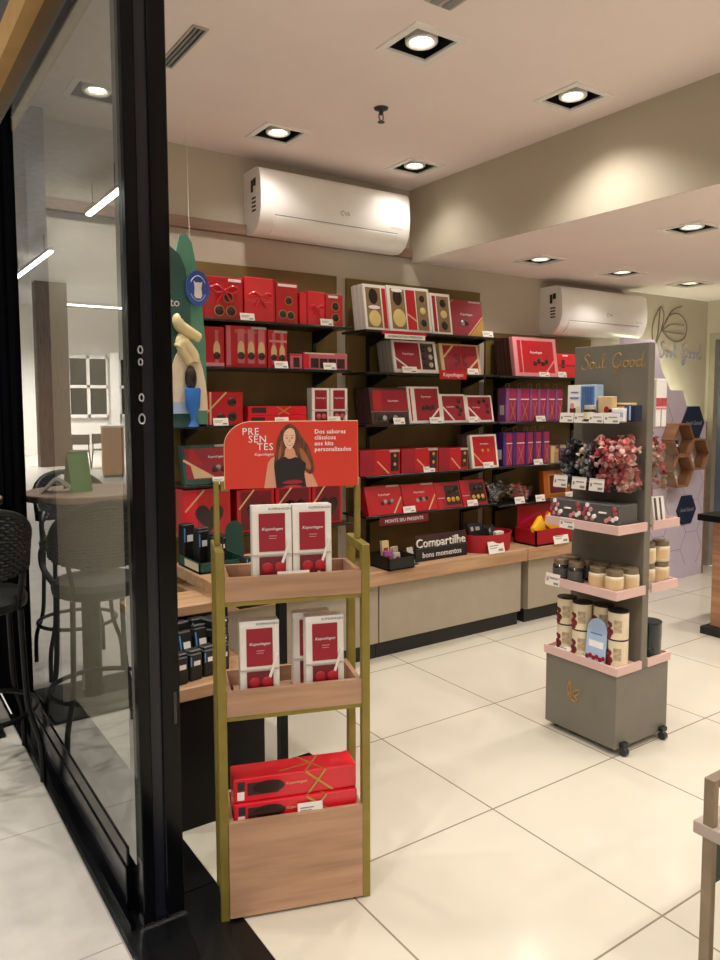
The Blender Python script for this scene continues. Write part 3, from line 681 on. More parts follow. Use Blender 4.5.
# ---- middle bay, third shelf
z = SB[2]
for i in range(5):
    gift(('brown box with red cover and sweets window, front of the brown stack', 'brown box second in the brown stack', 'brown box in the middle of the brown stack', 'brown box fourth back in the brown stack', 'brown box rearmost in the brown stack')[i], 2.853, Y0+.034*i, z, .29, .032, .238, 'brown_card', [('r', 'cover', 'red_dark', .08, .36, .98, .93), ('r', 'stripe', 'red', .08, .36, .3, .93), logo(.6, .64, .028), ('r', 'cord', 'print_grey', 0, .335, 1, .352), ('r', 'window', 'window_dark', .1, .06, .96, .3)]+[('c', 'chocolate', 'silver_candy' if q % 2 else 'choc', .2+.14*q, .17, .018) for q in range(5)] if i == 0 else [], tilt=10)
FR = lambda pts: [('r', 'cover', 'red_dark', .1, .08, .93, .93), ('s', 'ribbon', 'white_card', (.1, .55), (.5, .06), .012)]+[('c', 'chocolate', 'choc', u, v, .016) for u, v in pts]+[logo(.36, .55, .022)]
for i in range(3):
    gift(('tall white box with dark red cover, front of three on middle bay third shelf', 'tall white box second behind the dark red covered one', 'tall white box rearmost behind the dark red covered one')[i], 3.135, Y0+.036*i, z, .265, .034, .25, 'white_card', [('r', 'stripe', 'red_dark', .06, .08, .1, .94), ('r', 'cover', 'red_dark', .22, .08, .94, .94), logo(.56, .72, .028), ('s', 'ribbon', 'white_card', (.6, .06), (.94, .4), .012)]+[('c', 'chocolate', 'choc', .45+.1*q, .4+.03*(q % 2), .016) for q in range(4)] if i == 0 else [], tilt=10)
gift('white framed red box with round chocolates, second from right, third shelf', 3.378, Y0, z, .225, .04, .20, 'white_card', FR([(.72, .75), (.66, .55), (.78, .45), (.7, .3)]), tilt=11)
gift('white framed red box with a ring of chocolates, right end, third shelf', 3.612, Y0, z, .25, .04, .192, 'white_card', FR([(.5, .75), (.68, .8), (.8, .62), (.78, .4)]), tilt=11)
price('the front brown box on the third shelf', 2.915, z, w=.09); price('the tall white boxes on the third shelf', 3.225, z, w=.11); price('the white framed box at third shelf right end', 3.56, z, w=.09)
# ---- middle bay, fourth shelf
z = SB[3]
R4 = [('r', 'side_panel', 'red_dark', 0, .0, .36, 1), logo(.2, .6, .022, 'red'), ('s', 'ribbon', 'gold_pale', (.42, .55), (.72, .04), .008), ('r', 'window', 'window_dark', .76, .14, .96, .86)]+[('c', 'chocolate', 'gold_print' if q % 2 else 'choc', .86, .24+.17*q, .011) for q in range(4)]+[('r', 'label', 'silver_card', .72, .9, .98, .97)]
for (a, b_, h), l in zip(((2.61, 2.925, .162), (2.935, 3.247, .16), (3.251, 3.52, .152)), ('red box with ribbon and side window, leftmost on middle bay fourth shelf', 'red box with ribbon and side window, second on middle bay fourth shelf', 'red box with ribbon and side window, third on middle bay fourth shelf')):
    span(l, a, b_, z, h, 'red', R4, d=.16, y=3.815)
for i in range(4):
    gift(('white framed red box with gold cord, front of the brown edged stack', 'brown edged box second in the stack at fourth shelf right end', 'brown edged box third in the stack at fourth shelf right end', 'brown edged box rearmost in the stack at fourth shelf right end')[i], 3.645, 3.82+.036*i, z, .245, .034, .238, 'walnut' if i else 'white_card', [('r', 'cover', 'red', .08, .06, .92, .94), logo(.5, .72, .026), ('s', 'ribbon', 'gold_pale', (.08, .45), (.45, .06), .008), ('c', 'chocolate', 'gold_print', .42, .52, .012), ('c', 'chocolate', 'gold_print', .62, .52, .012)] if i == 0 else [], tilt=9)
price('the second ribboned red box on the fourth shelf', 3.165, z, w=.095); price('the white framed red box with gold cord', 3.71, z, w=.1)
# ---- middle bay, fifth shelf
z = SB[4]
R5 = lambda n: [logo(.5, .68, .03), ('r', 'label', 'silver_card', .6, .92, .95, .98), ('s', 'ribbon', 'gold_pale', (.7, .02), (.97, .55), .009)]+[('c', 'chocolate', 'choc' if q % 2 == n else 'silver_candy', .42+.09*q, .4+.04*(q % 2), .014) for q in range(4)]
gift('red leaning gift box with three dark chocolates, leftmost on lowest shelf', 2.822, 3.815, z, .285, .07, .195, 'red', R5(0), tilt=18)
gift('red leaning gift box with pale chocolates, second on lowest shelf', 3.112, 3.815, z, .285, .07, .19, 'red', R5(1), tilt=18)
R6 = [('r', 'side_panel', 'red', .0, 0, .2, 1), logo(.16, .4, .02)]+[('r', 'window', 'window_dark', .36, .12, .94, .86)]+[('c', 'chocolate', 'gold_print' if q//3 == 0 else 'choc', .46+.18*(q % 3), .32+.34*(q//3), .017) for q in range(6)]
gift('dark red box with six bonbons, third on lowest shelf', 3.367, 3.815, z, .22, .07, .182, 'red_dark', R6, tilt=18)
gift('dark red box with six bonbons, right end of lowest shelf', 3.60, 3.815, z, .235, .07, .186, 'red_dark', R6, tilt=18)
price('the two leaning red boxes on the lowest shelf', 3.0, z, w=.1); price('the bonbon box at lowest shelf right end', 3.56, z, w=.095)
t = talker('red hanging shelf sign with white lettering below the lowest shelf', 2.94, z-.014, 'MONTE SEU PRESENTE', .40, .05, 'red_deep', 'print_white', y=3.79)
# ---- right bay
z = SC[0]
for i in range(5):
    gift(('large square pink framed red box with ribbon, front of the brown stack beside kiosk', 'large brown square box second in the right bay stack', 'large brown square box middle of the right bay stack', 'large brown square box fourth in the right bay stack', 'large brown square box rearmost in the right bay stack')[i], 4.20, 3.81+.038*i, z, .46, .036, .29, 'brown_card' if i else 'pink_soft', [('r', 'cover', 'red', .09, .1, .92, .92), ('s', 'ribbon', 'pink_soft', (.18, .92), (.18, .1), .01), ('s', 'ribbon', 'pink_soft', (.7, .1), (.92, .42), .012), logo(.5, .62, .04)]+[('c', 'chocolate', 'choc', .46+.09*q, .34+.06*(q % 2), .02) for q in range(4)] if i == 0 else [], tilt=9)
gift('red box with black tag on right bay top shelf, just left of kiosk', 4.58, 3.86, z, .30, .12, .18, 'red_bright', [('r', 'tag', 'choc_box', .28, .4, .4, .75), ('r', 'label', 'print_white', .3, .9, .5, .96), ('r', 'band', 'red_dark', 0, .48, 1, .54)])
price('the large pink framed box', 4.27, z, w=.11); price('the red box with black tag', 4.47, z, w=.09)
def tube_box(label, x, z, w, h, body, y=3.835):
    t = gift(label, x, y, z, w-.004, .085, h, body, [('r', 'panel', 'magenta', .3, .02, .97, .98), ('r', 'band', 'print_white', .3, .66, .97, .69), ('s', 'ribbon', 'gold_print', (.4, .05), (.9, .6), .004), ('s', 'ribbon', 'gold_print', (.9, .05), (.4, .6), .004)], name='gift_carton', cat='box')
    MB().box(-w/2-.001, -w/2+.003, .02, .06, .05, .12).build('side_label', 'print_white', t)
    MB().tube(smooth_path([(-.015, .04, h), (-.02, .04, h+.03), (.02, .045, h+.035), (.015, .04, h)], 4), .002, 5).build('cord', 'gold_print', t)
place = ('leftmost', 'second from left', 'third from left', 'fourth from left', 'fifth from left', 'rightmost')
for k, (a, b_) in enumerate(((3.843, 3.962), (3.966, 4.107), (4.111, 4.203), (4.207, 4.303), (4.307, 4.412), (4.416, 4.504))):
    tube_box('pinkish purple tall carton on right bay second shelf, '+place[k], 4.52-(4.52-(a+b_)/2)*.92, SC[1], (b_-a)*.92, .242, 'purple')
for k, (a, b_) in enumerate(((3.822, 3.928), (3.932, 4.072), (4.076, 4.167), (4.171, 4.266), (4.27, 4.366))):
    tube_box('dark violet tall carton on right bay third shelf, '+(place[k] if k < 4 else 'rightmost'), 4.37-(4.37-(a+b_)/2)*.9, SC[2], (b_-a)*.9, .245, 'violet')
price('the pinkish purple cartons', 4.24, SC[1], w=.1); price('the dark violet cartons', 4.22, SC[2], w=.095)
gift('low cream and gold gift box right of the violet cartons', 4.53, 3.84, SC[2], .28, .12, .13, 'gold_pale', [('r', 'window', 'red_dark', .3, .15, .6, .85), ('r', 'band', 'cream', .65, .1, .95, .9)])
z = SC[3]
def candy_mesh(m, seed):
    r = random.Random(seed); b = MB(); b.ball((0, 0, 0), .016, 1.15, .9, .85, 8, 6)
    for s in (-1, 1):
        n = 7; c = b.bm.verts.new((s*.014, 0, 0)); ring = [b.bm.verts.new((s*(.032+.005*(k % 2)), .016*math.cos(2*PI*k/n)*(1+.3*r.random()), .016*math.sin(2*PI*k/n))) for k in range(n)]
        for k in range(n): b.bm.faces.new((c, ring[k], ring[(k+1) % n]))
    return b.mesh('wrapped_candy', m)
CM = {m: [candy_mesh(m, q) for q in range(2)] for m in ('pink_candy', 'pink_candy_pale', 'red_candy', 'silver_candy', 'black_candy', 'beige_candy')}
def candies(n, kinds, sampler, label, group, scale=1.0):
    for i in range(n):
        o = bpy.data.objects.new('wrapped_candy', CM[kinds[i % len(kinds)]][i % 2]); COL.objects.link(o)
        o.location = sampler(i); o.rotation_euler = (random.uniform(0, 6), random.uniform(0, 6), random.uniform(0, 6)); o.scale = (scale,)*3
        tag(o, label, 'candy', group)
def bowl(label, x, w, h, m):
    t = thing('sweet_bowl', label, 'bowl', (x, 3.91, z))
    MB().lathe([(.0, 0), (w*.36, 0), (w*.5, h*.85), (w*.5, h), (w*.47, h), (w*.45, h*.8), (w*.33, .01), (0, .01)], seg=28, sy=.75).build('bowl', m, t, True)
bowl('clear bowl of silver wrapped sweets on right bay lowest shelf', 3.865, .21, .13, 'acrylic')
bowl('clear bowl of dark red sweets on right bay lowest shelf', 4.11, .26, .12, 'acrylic')
def inbowl(x, w, h):
    def f(i):
        a = random.uniform(0, 2*PI); q = i/26; r = w*.30*math.sqrt(random.random())*(1+.25*q)
        return (x+r*math.cos(a), 3.91+.72*r*math.sin(a), z+.022+h*q)
    return f
candies(26, ('silver_candy', 'black_candy', 'silver_candy'), inbowl(3.865, .21, .12), 'small silver wrapped sweet in the clear bowl on lowest right shelf', 'sweets in the silver bowl', .95)
candies(26, ('red_candy', 'red_candy', 'beige_candy'), inbowl(4.11, .26, .10), 'small red wrapped sweet in the clear bowl on lowest right shelf', 'sweets in the red bowl', .95)
gift('orange framed box with dark centre on right bay lowest shelf', 4.525, 3.88, z, .30, .05, .215, 'orange_card', [('r', 'panel', 'gold_print', .16, .12, .86, .88), ('r', 'centre', 'red_deep', .22, .18, .80, .82), ('r', 'square', 'purple', .38, .36, .66, .66)], tilt=6)
price('the bowl of silver wrapped sweets', 4.05-.02, z, w=.1, h=.05); price('the bowl of dark red sweets', 4.25, z, w=.1, h=.05); price('the orange framed box', 4.59, z, w=.11, h=.05)
# ---- things on the worktop
t = thing('sample_tray', 'black open tray of small sweet packs at the left of the worktop', 'tray', (2.79, 3.72, ZW))
m = MB(); m.box(-.1, .1, -.1, .1, 0, .008); m.box(-.1, .1, -.1, -.094, 0, .075); m.box(-.1, .1, .094, .1, 0, .09); m.box(-.1, -.094, -.1, .1, 0, .085); m.box(.094, .1, -.1, .1, 0, .085); m.build('tray', 'black_plastic', t)
for k, (dx, dy, c, dz, lab) in enumerate(((-.08, -.03, 'purple', .1, 'small purple sweet pack leaning in the black tray'), (-.02, .04, 'gold_pale', .15, 'tall cream sweet pack standing in the black tray'), (.03, -.04, 'silver_card', .085, 'small silver sweet pack leaning in the black tray'), (.09, .02, 'beige_candy', .11, 'beige sweet pack at the right of the black tray'))):
    gift(lab, 2.79+dx*.62, 3.72+dy, ZW+.009, .052, .03, dz, c, [('r', 'label', 'red_dark', .2, .3, .8, .7)], tilt=8, rz=.2*k-.3, name='sweet_pack', cat='sweet pack')
t = thing('tag_holder', 'small grey metal price holder beside the black tray', 'price holder', (2.935, 3.70, ZW), (0, 0, .2))
MB().box(-.03, .03, -.03, .03, 0, .006).build('foot', 'steel_dark', t); MB().box(-.028, .028, -.004, 0, .006, .11, mtx=Matrix.Rotation(-.25, 4, 'X')).build('plate', 'silver_card', t)
t = thing('counter_sign', 'black sign with raised white two-line lettering on the worktop', 'sign', (3.205, 3.72, ZW))
MB().box(-.225, .225, 0, .05, 0, .085, .002).build('block', 'black_plastic', t); lettering('bons momentos', 'print_white', t, (.0, -.001, .04), .052, name='print', ext=.02)
MB().box(-.215, .225, .02, .028, .085, .17).build('panel', 'choc_box', t); lettering('Compartilhe', 'white_card', t, (.0, .012, .115), .083, name='raised_lettering', ext=.06, spacing=1.02)
t = thing('round_tub', 'round dark red tub of black packs on the worktop', 'tub', (3.67, 3.80, ZW))
MB().lathe([(0, 0), (.20, 0), (.215, .125), (.207, .125), (.193, .008), (0, .008)], seg=40, sy=.72).build('tub', 'red_matte', t, True)
MB().lathe([(0, .03), (.195, .03), (.195, .085), (0, .085)], seg=32, sy=.7).build('liner', 'choc_box', t)
for k, (dx, dy, a, lab) in enumerate(((-.12, .0, .3, 'black sweet pack at the left of the round tub'), (-.05, .03, -.2, 'black sweet pack standing at the back of the round tub'), (.0, -.05, .6, 'black sweet pack tilted forward in the round tub'), (.05, .03, -.5, 'black sweet pack in the middle of the round tub'))):
    gift(lab, 3.67+dx, 3.78+dy, ZW+.086, .085, .03, .115-.012*k, 'black_plastic', [('r', 'label', 'silver_card', .3, .5, .7, .75)], tilt=16, rz=a, name='sweet_pack', cat='sweet pack')
gift('white pack lying at the right of the round tub', 3.79, 3.77, ZW+.086, .08, .05, .03, 'white_card', [], name='sweet_pack', cat='sweet pack')
price('the round dark red tub', 3.63, ZW, y=3.635, w=.15, h=.085)
t = thing('display_box', 'open square red box with tall raised lid on the worktop', 'display box', (4.27, 3.74, ZW))
m = MB(); m.box(-.25, .25, -.10, .12, 0, .012); m.box(-.25, .25, -.10, -.09, 0, .115); m.box(-.25, .25, .11, .12, 0, .115); m.box(-.25, -.24, -.1, .12, 0, .115); m.box(.24, .25, -.1, .12, 0, .115); m.build('tray', 'red_matte', t)
MB().box(-.20, .20, .125, .14, .0, .268, .004).build('raised_lid', 'red', t); MB().box(-.238, .238, -.088, .108, .012, .06).build('liner', 'red_deep', t)
dress(t, .4, .268, [('s', 'ribbon', 'magenta', (.05, .5), (.95, .95), .02)], y=.1245)
for k, (dx, a, lab) in enumerate(((-.13, .95, 'yellow sweet bag leaning left in the open red box'), (.03, -.8, 'yellow sweet bag leaning right in the open red box'))):
    tt = thing('sweet_bag', lab, 'sweet bag', (4.22+dx-(.06 if a > 0 else -.08), 3.70-.03*(a > 0), ZW+.085), (-.2, a*1.1, .1))
    m = MB(); m.box(-.055, .055, -.02, .02, 0, .16, .014, 2); m.build('bag', 'yellow', tt, True); MB().box(-.05, .05, -.006, .006, .16, .172).build('seal', 'orange_card', tt)
gift('second yellow pack at the back of the open red box', 4.36, 3.80, ZW+.06, .16, .03, .10, 'yellow', [('r', 'label', 'red_dark', .2, .3, .5, .6)], tilt=8, name='sweet_pack', cat='sweet pack')
price('the open red box of yellow bags', 4.28, ZW, y=3.625, w=.16, h=.085)
# ---- green standee on the left bay
t = thing('cardboard_standee', 'tall green cardboard standee with ice cream cone and blue badge', 'standee', (1.46, 3.72, SA[2]))
pts = [(-.07, 0), (.105, 0), (.10, .45), (.075, .75), (.035, .95), (.005, .99), (-.03, .98), (-.05, .9), (-.06, .7)]
MB().prism(pts, 0, .012).build('back_panel', 'green_mid', t)
pts = [(-.22, 0), (.0, 0), (.0, .3), (.0, .62), (-.02, .8), (-.05, .87), (-.1, .91), (-.17, .92), (-.22, .9)]
MB().prism(pts, -.05, -.038).build('front_panel', 'teal_dark', t)
for k, (zz, s) in enumerate(((.80, .11), (.70, .09), (.63, .08))): lettering(('u', 'a', 'ato')[k], 'print_white', t, (-.135+.02*k, -.052, zz), s*.75, name='lettering', ext=.01)
m = MB(); m.prism([(-.03+.105*math.cos(a*PI/14), .085+.34*math.sin(a*PI/14)) for a in range(15)], -.075, -.063); m.build('arch', 'cream', t)
m = MB(); m.prism([(-.135, .07), (.0, .07), (.0, .13), (-.135, .13)], -.078, -.07); m.build('blue_base', 'blue_pale', t)
ice = MB()
ice.tube(smooth_path([(.07, -.085, .455), (.02, -.087, .475), (-.045, -.088, .51), (-.06, -.088, .545), (-.05, -.088, .555)], 4), [.018+.014*abs(math.sin(.4+q*.16)) for q in range(17)], 10)
ice.tube(smooth_path([(-.055, -.09, .40), (-.03, -.092, .43), (.0, -.092, .40), (.03, -.09, .36), (.03, -.09, .33)], 4), .032, 10)
ice.tube(smooth_path([(-.035, -.088, .46), (-.05, -.09, .42), (-.02, -.09, .37), (.01, -.09, .33)], 4), .026, 10)
ice.bm.verts.ensure_lookup_table()
for v_ in ice.bm.verts: v_.co.x = v_.co.x*.9-.03
ice.build('ice_cream', 'ice_cream', t, True)
MB().ball((-.02, -.09, .25), .032, 1, .6, 2).build('chocolate_oval', 'choc', t, True)
MB().lathe([(.012, .0), (.03, .004), (.014, .03), (.016, .06), (.036, .1), (.043, .19), (.038, .2), (0, .2)], c=(-.015, -.10, .0), seg=20, sy=.6).build('cup', 'blue_cup', t, True)
b = MB(); b.prism([(.085+(.072+.004*(k % 2))*math.cos(k*PI/24), .71+(.098+.005*(k % 2))*math.sin(k*PI/24)) for k in range(48)], -.064, -.056); bd = b.build('badge', 'blue_badge', t, loc=(-.035, 0, .07)); bd.scale = (.86, 1, .9)
MB().prism([(.06, .67), (.07, .655), (.1, .655), (.11, .67), (.105, .71), (.112, .75), (.1, .742), (.085, .745), (.07, .742), (.058, .752), (.064, .71)], -.066, -.064).build('emblem', 'print_white', bd)
MB().tube([(.085+.05*math.cos(a), -.065, .71+.07*math.sin(a)) for a in [PI*1.15+k*PI*.7/10 for k in range(11)]], .003, 5).build('badge_ring', 'blue_pale', bd)
MB().tube([(.085+.05*math.cos(a), -.065, .71+.07*math.sin(a)) for a in [PI*.15+k*PI*.7/10 for k in range(11)]], .003, 5).build('badge_ring', 'blue_pale', bd)
MB().tube([(.025, .006, .98), (.02, .006, ZC-SA[2])], .0012, 5).build('hanging_thread', 'white_card', t)
MB().box(-.16, .1, 0, .05, 0, .012).build('foot', 'green_deep', t)
# ------------------------------------------------------------------ gold frame display stand
AN = math.atan2(1.885-2.04, 1.311-.873); WD = math.hypot(.155, .438)+.013; DP = .21
dx = Vector((math.cos(AN), math.sin(AN), 0)); dy = Vector((-math.sin(AN), math.cos(AN), 0))
C0 = Vector((.873, 2.04, 0))+dx*WD/2+dy*DP/2
st = thing('display_stand', 'gold framed display stand with oak trays and red sign in the foreground', 'display stand', C0, (0, 0, AN))
h = WD/2; q = .027; f = -DP/2; bk = DP/2
for s in (-1, 1):
    xa, xb = (-h, -h+q) if s < 0 else (h-q, h)
    MB().box(xa, xb, f, f+q, 0, 1.16, .002).build('front_post', 'gold_metal', st)
    MB().box(xa, xb, bk-q, bk, 0, 1.16, .002).build('back_post', 'gold_metal', st)
    MB().box(xa+.005, xb-.005, -.012, .012, 1.16, 1.36, .002).build('sign_post', 'gold_metal', st)
    MB().box(xa, xb, f+q, bk-q, 1.133, 1.16, .002).build('top_rail', 'gold_metal', st)
    MB().box(xa+.004, xb-.004, f+q, bk-q, .02, .045).build('lower_rail', 'gold_metal', st)
    MB().box((xb if s < 0 else xa-.028), (xb+.028 if s < 0 else xa), -.012, .012, 1.328, 1.36, .002).build('sign_clip', 'gold_metal', st)
def tray(z0, z1, nm='tray'):
    m = MB(); a, b = -h+q, h-q; w = .015
    m.box(a, b, f+.004, f+.004+w, z0, z1); m.box(a, b, bk-.006-w, bk-.006, z0, z1); m.box(a, a+w, f+.004+w, bk-.006-w, z0, z1); m.box(b-w, b, f+.004+w, bk-.006-w, z0, z1)
    m.box(a+w, b-w, f+.004+w, bk-.006-w, z0, z0+.014); t = m.build(nm, 'oak_tray', st)
    MB().box(a, b, f+.006, f+.02, z0-.014, z0-.001).build('cross_rail', 'gold_metal', t)
wood('oak_tray', '#bb9376', '#a07a5e', 'x')
tray(1.004, 1.077); tray(.648, .727)
for z0 in (1.019, .663): MB().box(-h+.06, h-.06, -.07, .055, z0, z0+.024).build('riser', 'oak_tray', st)
m = MB(); a, b = -h+q, h-q; w = .016
m.box(a, b, f-.004, f-.004+w, .01, .315); m.box(a, b, bk-.006-w, bk-.006, .01, .315); m.box(a, a+w, f+w-.004, bk-.006-w, .01, .315); m.box(b-w, b, f+w-.004, bk-.006-w, .01, .315); m.box(a+w, b-w, f+w-.004, bk-.006-w, .20, .215)
m.build('bin', 'oak_tray', st)
# sign panel with printed picture
SW, SH = .422, .207; yS = -.019
arc = [(-SW/2+.085-.085*math.cos(k*PI/20), SH-.075+.075*math.sin(k*PI/20)) for k in range(11)]
sg = MB().prism([(-SW/2, 0), (SW/2, 0), (SW/2, SH)]+arc[::-1], yS, yS+.006).build('sign_panel', 'sign_red', st, loc=(.012, 0, 1.336))
MB().tube([(x, yS+.003, zz) for x, zz in [(SW/2, 0), (SW/2, SH)]+arc[::-1]+[(-SW/2, 0)]], .0022, 5).build('edge', 'gold_pale', sg)
def U(u, v): return ((u-.5)*SW, v*SH)
def flat(name, m, pts, lv, par=sg, smooth=True):
    P = [U(*p) for p in pts]
    if smooth: P = [(v.x, v.y) for v in smooth_path([(a, b, 0) for a, b in P], 4, True)]
    return MB().prism(P, yS-.0006*lv, yS-.0006*lv+.0004).build(name, m, par)
def txt(s, u, v, size, sp=1.0, sh=0, al='CENTER', xs=1.0, bold=0):
    x, zz = U(u, v); lettering(s, 'print_white', sg, (x, yS-.0006, zz), size, align=al, spacing=sp, shear=sh, ext=.002, name='lettering', xs=xs, bold=bold)
txt('PRE', .19, .85, .031, 1.1); txt('SEN', .24, .735, .031, 1.1); txt('TES', .295, .62, .031, 1.1); txt('Kopenhagen', .285, .51, .0125, .95, .35)
for k, s in enumerate(('Dos sabores', 'clássicos', 'aos kits', 'personalizados')): txt(s, .665, .84-.09*k, .0192, 1.04, 0, 'LEFT', 1.0, .012)
pp = flat('portrait', 'skin', [(.285, .0), (.30, .2), (.315, .38), (.34, .45), (.4, .5), (.46, .52), (.53, .5), (.59, .44), (.62, .3), (.665, .12), (.69, 0)], 1, smooth=False)
flat('hair', 'hair', [(.36, .30), (.37, .52), (.385, .72), (.42, .88), (.475, .965), (.53, .9), (.565, .78), (.62, .62), (.65, .42), (.66, .25), (.62, .2), (.56, .34), (.52, .5), (.44, .5), (.41, .32)], 2, pp)
flat('hair_highlight', 'hair_light', [(.56, .6), (.6, .5), (.635, .34), (.63, .26), (.6, .3), (.57, .42), (.55, .55)], 3, pp)
flat('hair_highlight', 'hair_light', [(.39, .42), (.4, .6), (.42, .72), (.41, .5)], 3, pp)
flat('neck', 'skin', [(.44, .5), (.45, .6), (.5, .6), (.52, .5), (.49, .44), (.46, .44)], 4, pp)
flat('face', 'skin_light', [(.43, .74), (.44, .84), (.475, .9), (.51, .87), (.52, .76), (.505, .64), (.475, .585), (.445, .635)], 5, pp)
for u in (.455, .495): flat('eye', 'print_dark', [(u-.01, .75), (u, .757), (u+.01, .75), (u, .743)], 6, pp)
for u in (.453, .497): flat('eyebrow', 'hair', [(u-.014, .782), (u, .792), (u+.014, .782), (u, .786)], 6, pp)
flat('nose', 'skin', [(.476, .745), (.484, .695), (.474, .685), (.468, .695)], 6, pp)
flat('mouth', 'red_dark', [(.452, .665), (.475, .65), (.5, .668), (.477, .632)], 6, pp); flat('teeth', 'print_white', [(.457, .66), (.475, .652), (.495, .662), (.476, .642)], 7, pp)
flat('dress', 'dress', [(.375, 0), (.36, .3), (.37, .4), (.41, .45), (.44, .47), (.475, .435), (.52, .46), (.555, .44), (.6, .36), (.585, .2), (.6, 0)], 4, pp, False)
flat('dress_print', 'red_dark', [(.42, .07), (.47, .11), (.55, .11), (.57, .07), (.5, .05)], 5, pp); flat('dress_print', 'red', [(.43, .02), (.5, .035), (.56, .02), (.55, .0), (.44, .0)], 5, pp)
# white boxes on the trays
def onstand(lx, ly): v = C0+dx*lx+dy*ly; return v.x, v.y
WBX = [('r', 'tab', 'white_gloss', 0, .93, 1, 1), ('T', 'KOPENHAGEN', 'print_dark', .7, .955, .0105), ('r', 'sleeve', 'red_dark', .17, .41, .83, .9), logo(.5, .7, .021), ('r', 'line', 'pink_soft', .42, .605, .62, .615), ('r', 'line', 'pink_soft', .42, .575, .6, .583), ('r', 'cord', 'silver_card', 0, .36, 1, .376),
       ('r', 'window', 'red_deep', .17, .06, .83, .34), ('r', 'window_edge', 'red', .17, .045, .83, .075), ('c', 'bonbon', 'red_matte', .36, .2, .018), ('c', 'bonbon', 'red_matte', .68, .2, .018), ('s', 'ribbon', 'white_card', (.60, .05), (.94, .55), .008)]
for lx, ly, zz, lab, tl in ((-.062, -.066, 1.046, 'white box with red sleeve on the top oak tray, left one', 2), (.064, -.066, 1.046, 'white box with red sleeve on the top oak tray, right one', 2),
                        (-.105, -.066, .688, 'white box with red sleeve on the middle oak tray, left one', 2), (.102, -.066, .688, 'white box with red sleeve on the middle oak tray, right front one', 2), (.072, -.005, .688, 'white box behind another at right on the middle oak tray', 1)):
    x, y = onstand(lx, ly)
    gift(lab, x, y, zz, .123, .048, .240, 'white_card', WBX, tilt=tl, rz=AN, bev=.002)
x, y = onstand(0, f+.022)
price('', x, 1.044, y-.003, .10, .04, AN, label='white price tag leaning inside the front of the top oak tray')
LB = [('r', 'barcode', 'print_white', .03, .1, .085, .45), ('r', 'print', 'print_dark', .035, .5, .09, .88), ('r', 'window', 'choc_box', .11, .28, .36, .8), ('e', 'chocolate', 'choc', .28, .56, .05, .02), logo(.5, .6, .022, 'gold_pale'), ('s', 'ribbon', 'gold_print', (.58, .98), (.8, .05), .006), ('s', 'ribbon', 'gold_print', (.74, .98), (.6, .05), .006)]
x, y = onstand(.0, -.066)
def longbox(lab, ly, zz, hh, tl, rzz=0):
    x, y = onstand(.004, ly); t = gift(lab, x, y, zz, .395, .10, hh, 'red_bright', LB, tilt=tl, rz=AN+rzz)
    m = MB()
    for a_, b_ in (((.03, .0), (.09, .1)), ((.09, .0), (.02, .1)), ((-.05, .02), (.05, .05))):
        p = Vector((a_[0], a_[1], hh)); r_ = Vector((b_[0], b_[1], hh)); n = (r_-p).normalized().cross(Vector((0, 0, 1)))*.003
        A = [m.bm.verts.new(v) for v in (p-n+Vector((0, 0, .0006)), r_-n+Vector((0, 0, .0006)), r_+n+Vector((0, 0, .0006)), p+n+Vector((0, 0, .0006)))]; m.bm.faces.new(A)
    m.build('ribbon', 'gold_print', t)
longbox('long red gift box with gold ribbon, lower one in the oak bin', -.082, .287, .07, 0)
longbox('long red gift box with gold ribbon, upper one stacked in the oak bin', -.07, .358, .075, 0, .012)
gift('long red gift box lying flat under the stack in the oak bin', *onstand(.0, -.075), .216, .39, .15, .07, 'red', [], rz=AN)
x, y = onstand(.05, f+.014)
price('', x-.008, .30, y-.006, .08, .04, AN, label='white price tag clipped on the rim of the oak bin')

# ------------------------------------------------------------------ low island and pedestal table behind the stand
t = thing('display_island', 'low black display island with oak steps left of the gold stand', 'display island', (1.1, 2.8, 0))
MB().box(-.18, .20, -.225, .2, 0, .50, .002).build('base', 'black_satin', t); MB().box(-.19, .205, -.24, .22, .503, .552, .003).build('lower_shelf', 'oak', t)
MB().box(-.15, .15, .16, .2, .552, .714).build('riser', 'black_satin', t); MB().box(-.19, .155, .12, .36, .715, .757, .003).build('upper_shelf', 'oak', t); MB().box(-.15, .14, .2, .35, 0, .714).build('rear_base', 'black_satin', t)
t = thing('pedestal_table', 'oak topped table on black legs behind the gold stand', 'table', (1.505, 3.12, 0))
MB().box(-.24, .24, -.36, .36, .765, .82, .003).build('tabletop', 'oak', t); MB().box(-.19, .19, -.30, .30, .735, .764).build('frame', 'black_satin', t)
for sy in (-1, 1):
    MB().box(-.018, .018, sy*.31-.018, sy*.31+.018, .012, .764).build('leg', 'black_satin', t); MB().box(-.15, .15, sy*.31-.025, sy*.31+.025, 0, .012).build('foot', 'black_satin', t)
def pack(lab, x, y, z, w, d, hh, rz=0, tl=0, cap=True):
    t = gift(lab, x, y, z, w, d, hh, 'black_plastic', [('r', 'label', 'print_white', .3, .55, .8, .72), ('r', 'stripe', 'cap_blue', .05, .55, .14, .9)], tilt=tl, rz=rz, name='sweet_pack', cat='sweet pack', bev=.006)
    if cap: MB().box(-w*.45, w*.45, d*.1, d*.9, hh, hh+.012, .004).build('cap', 'steel_dark', t)
sp = ['first', 'second', 'third', 'fourth']
for k in range(4): pack('black sweet pack with blue cap on lower island step, ' + ('leftmost', 'second from left', 'third from left', 'rightmost')[k], .975+.062*k, 2.60+.015*k, .553, .055, .05, .105, .15)
for k in range(4): pack('black sweet pack leaning behind the blue capped row, '+('leftmost', 'second from left', 'third from left', 'rightmost')[k], .985+.068*k, 2.72+.01*k, .553, .06, .05, .155, .25-.1*k, 12, k % 2 == 0)
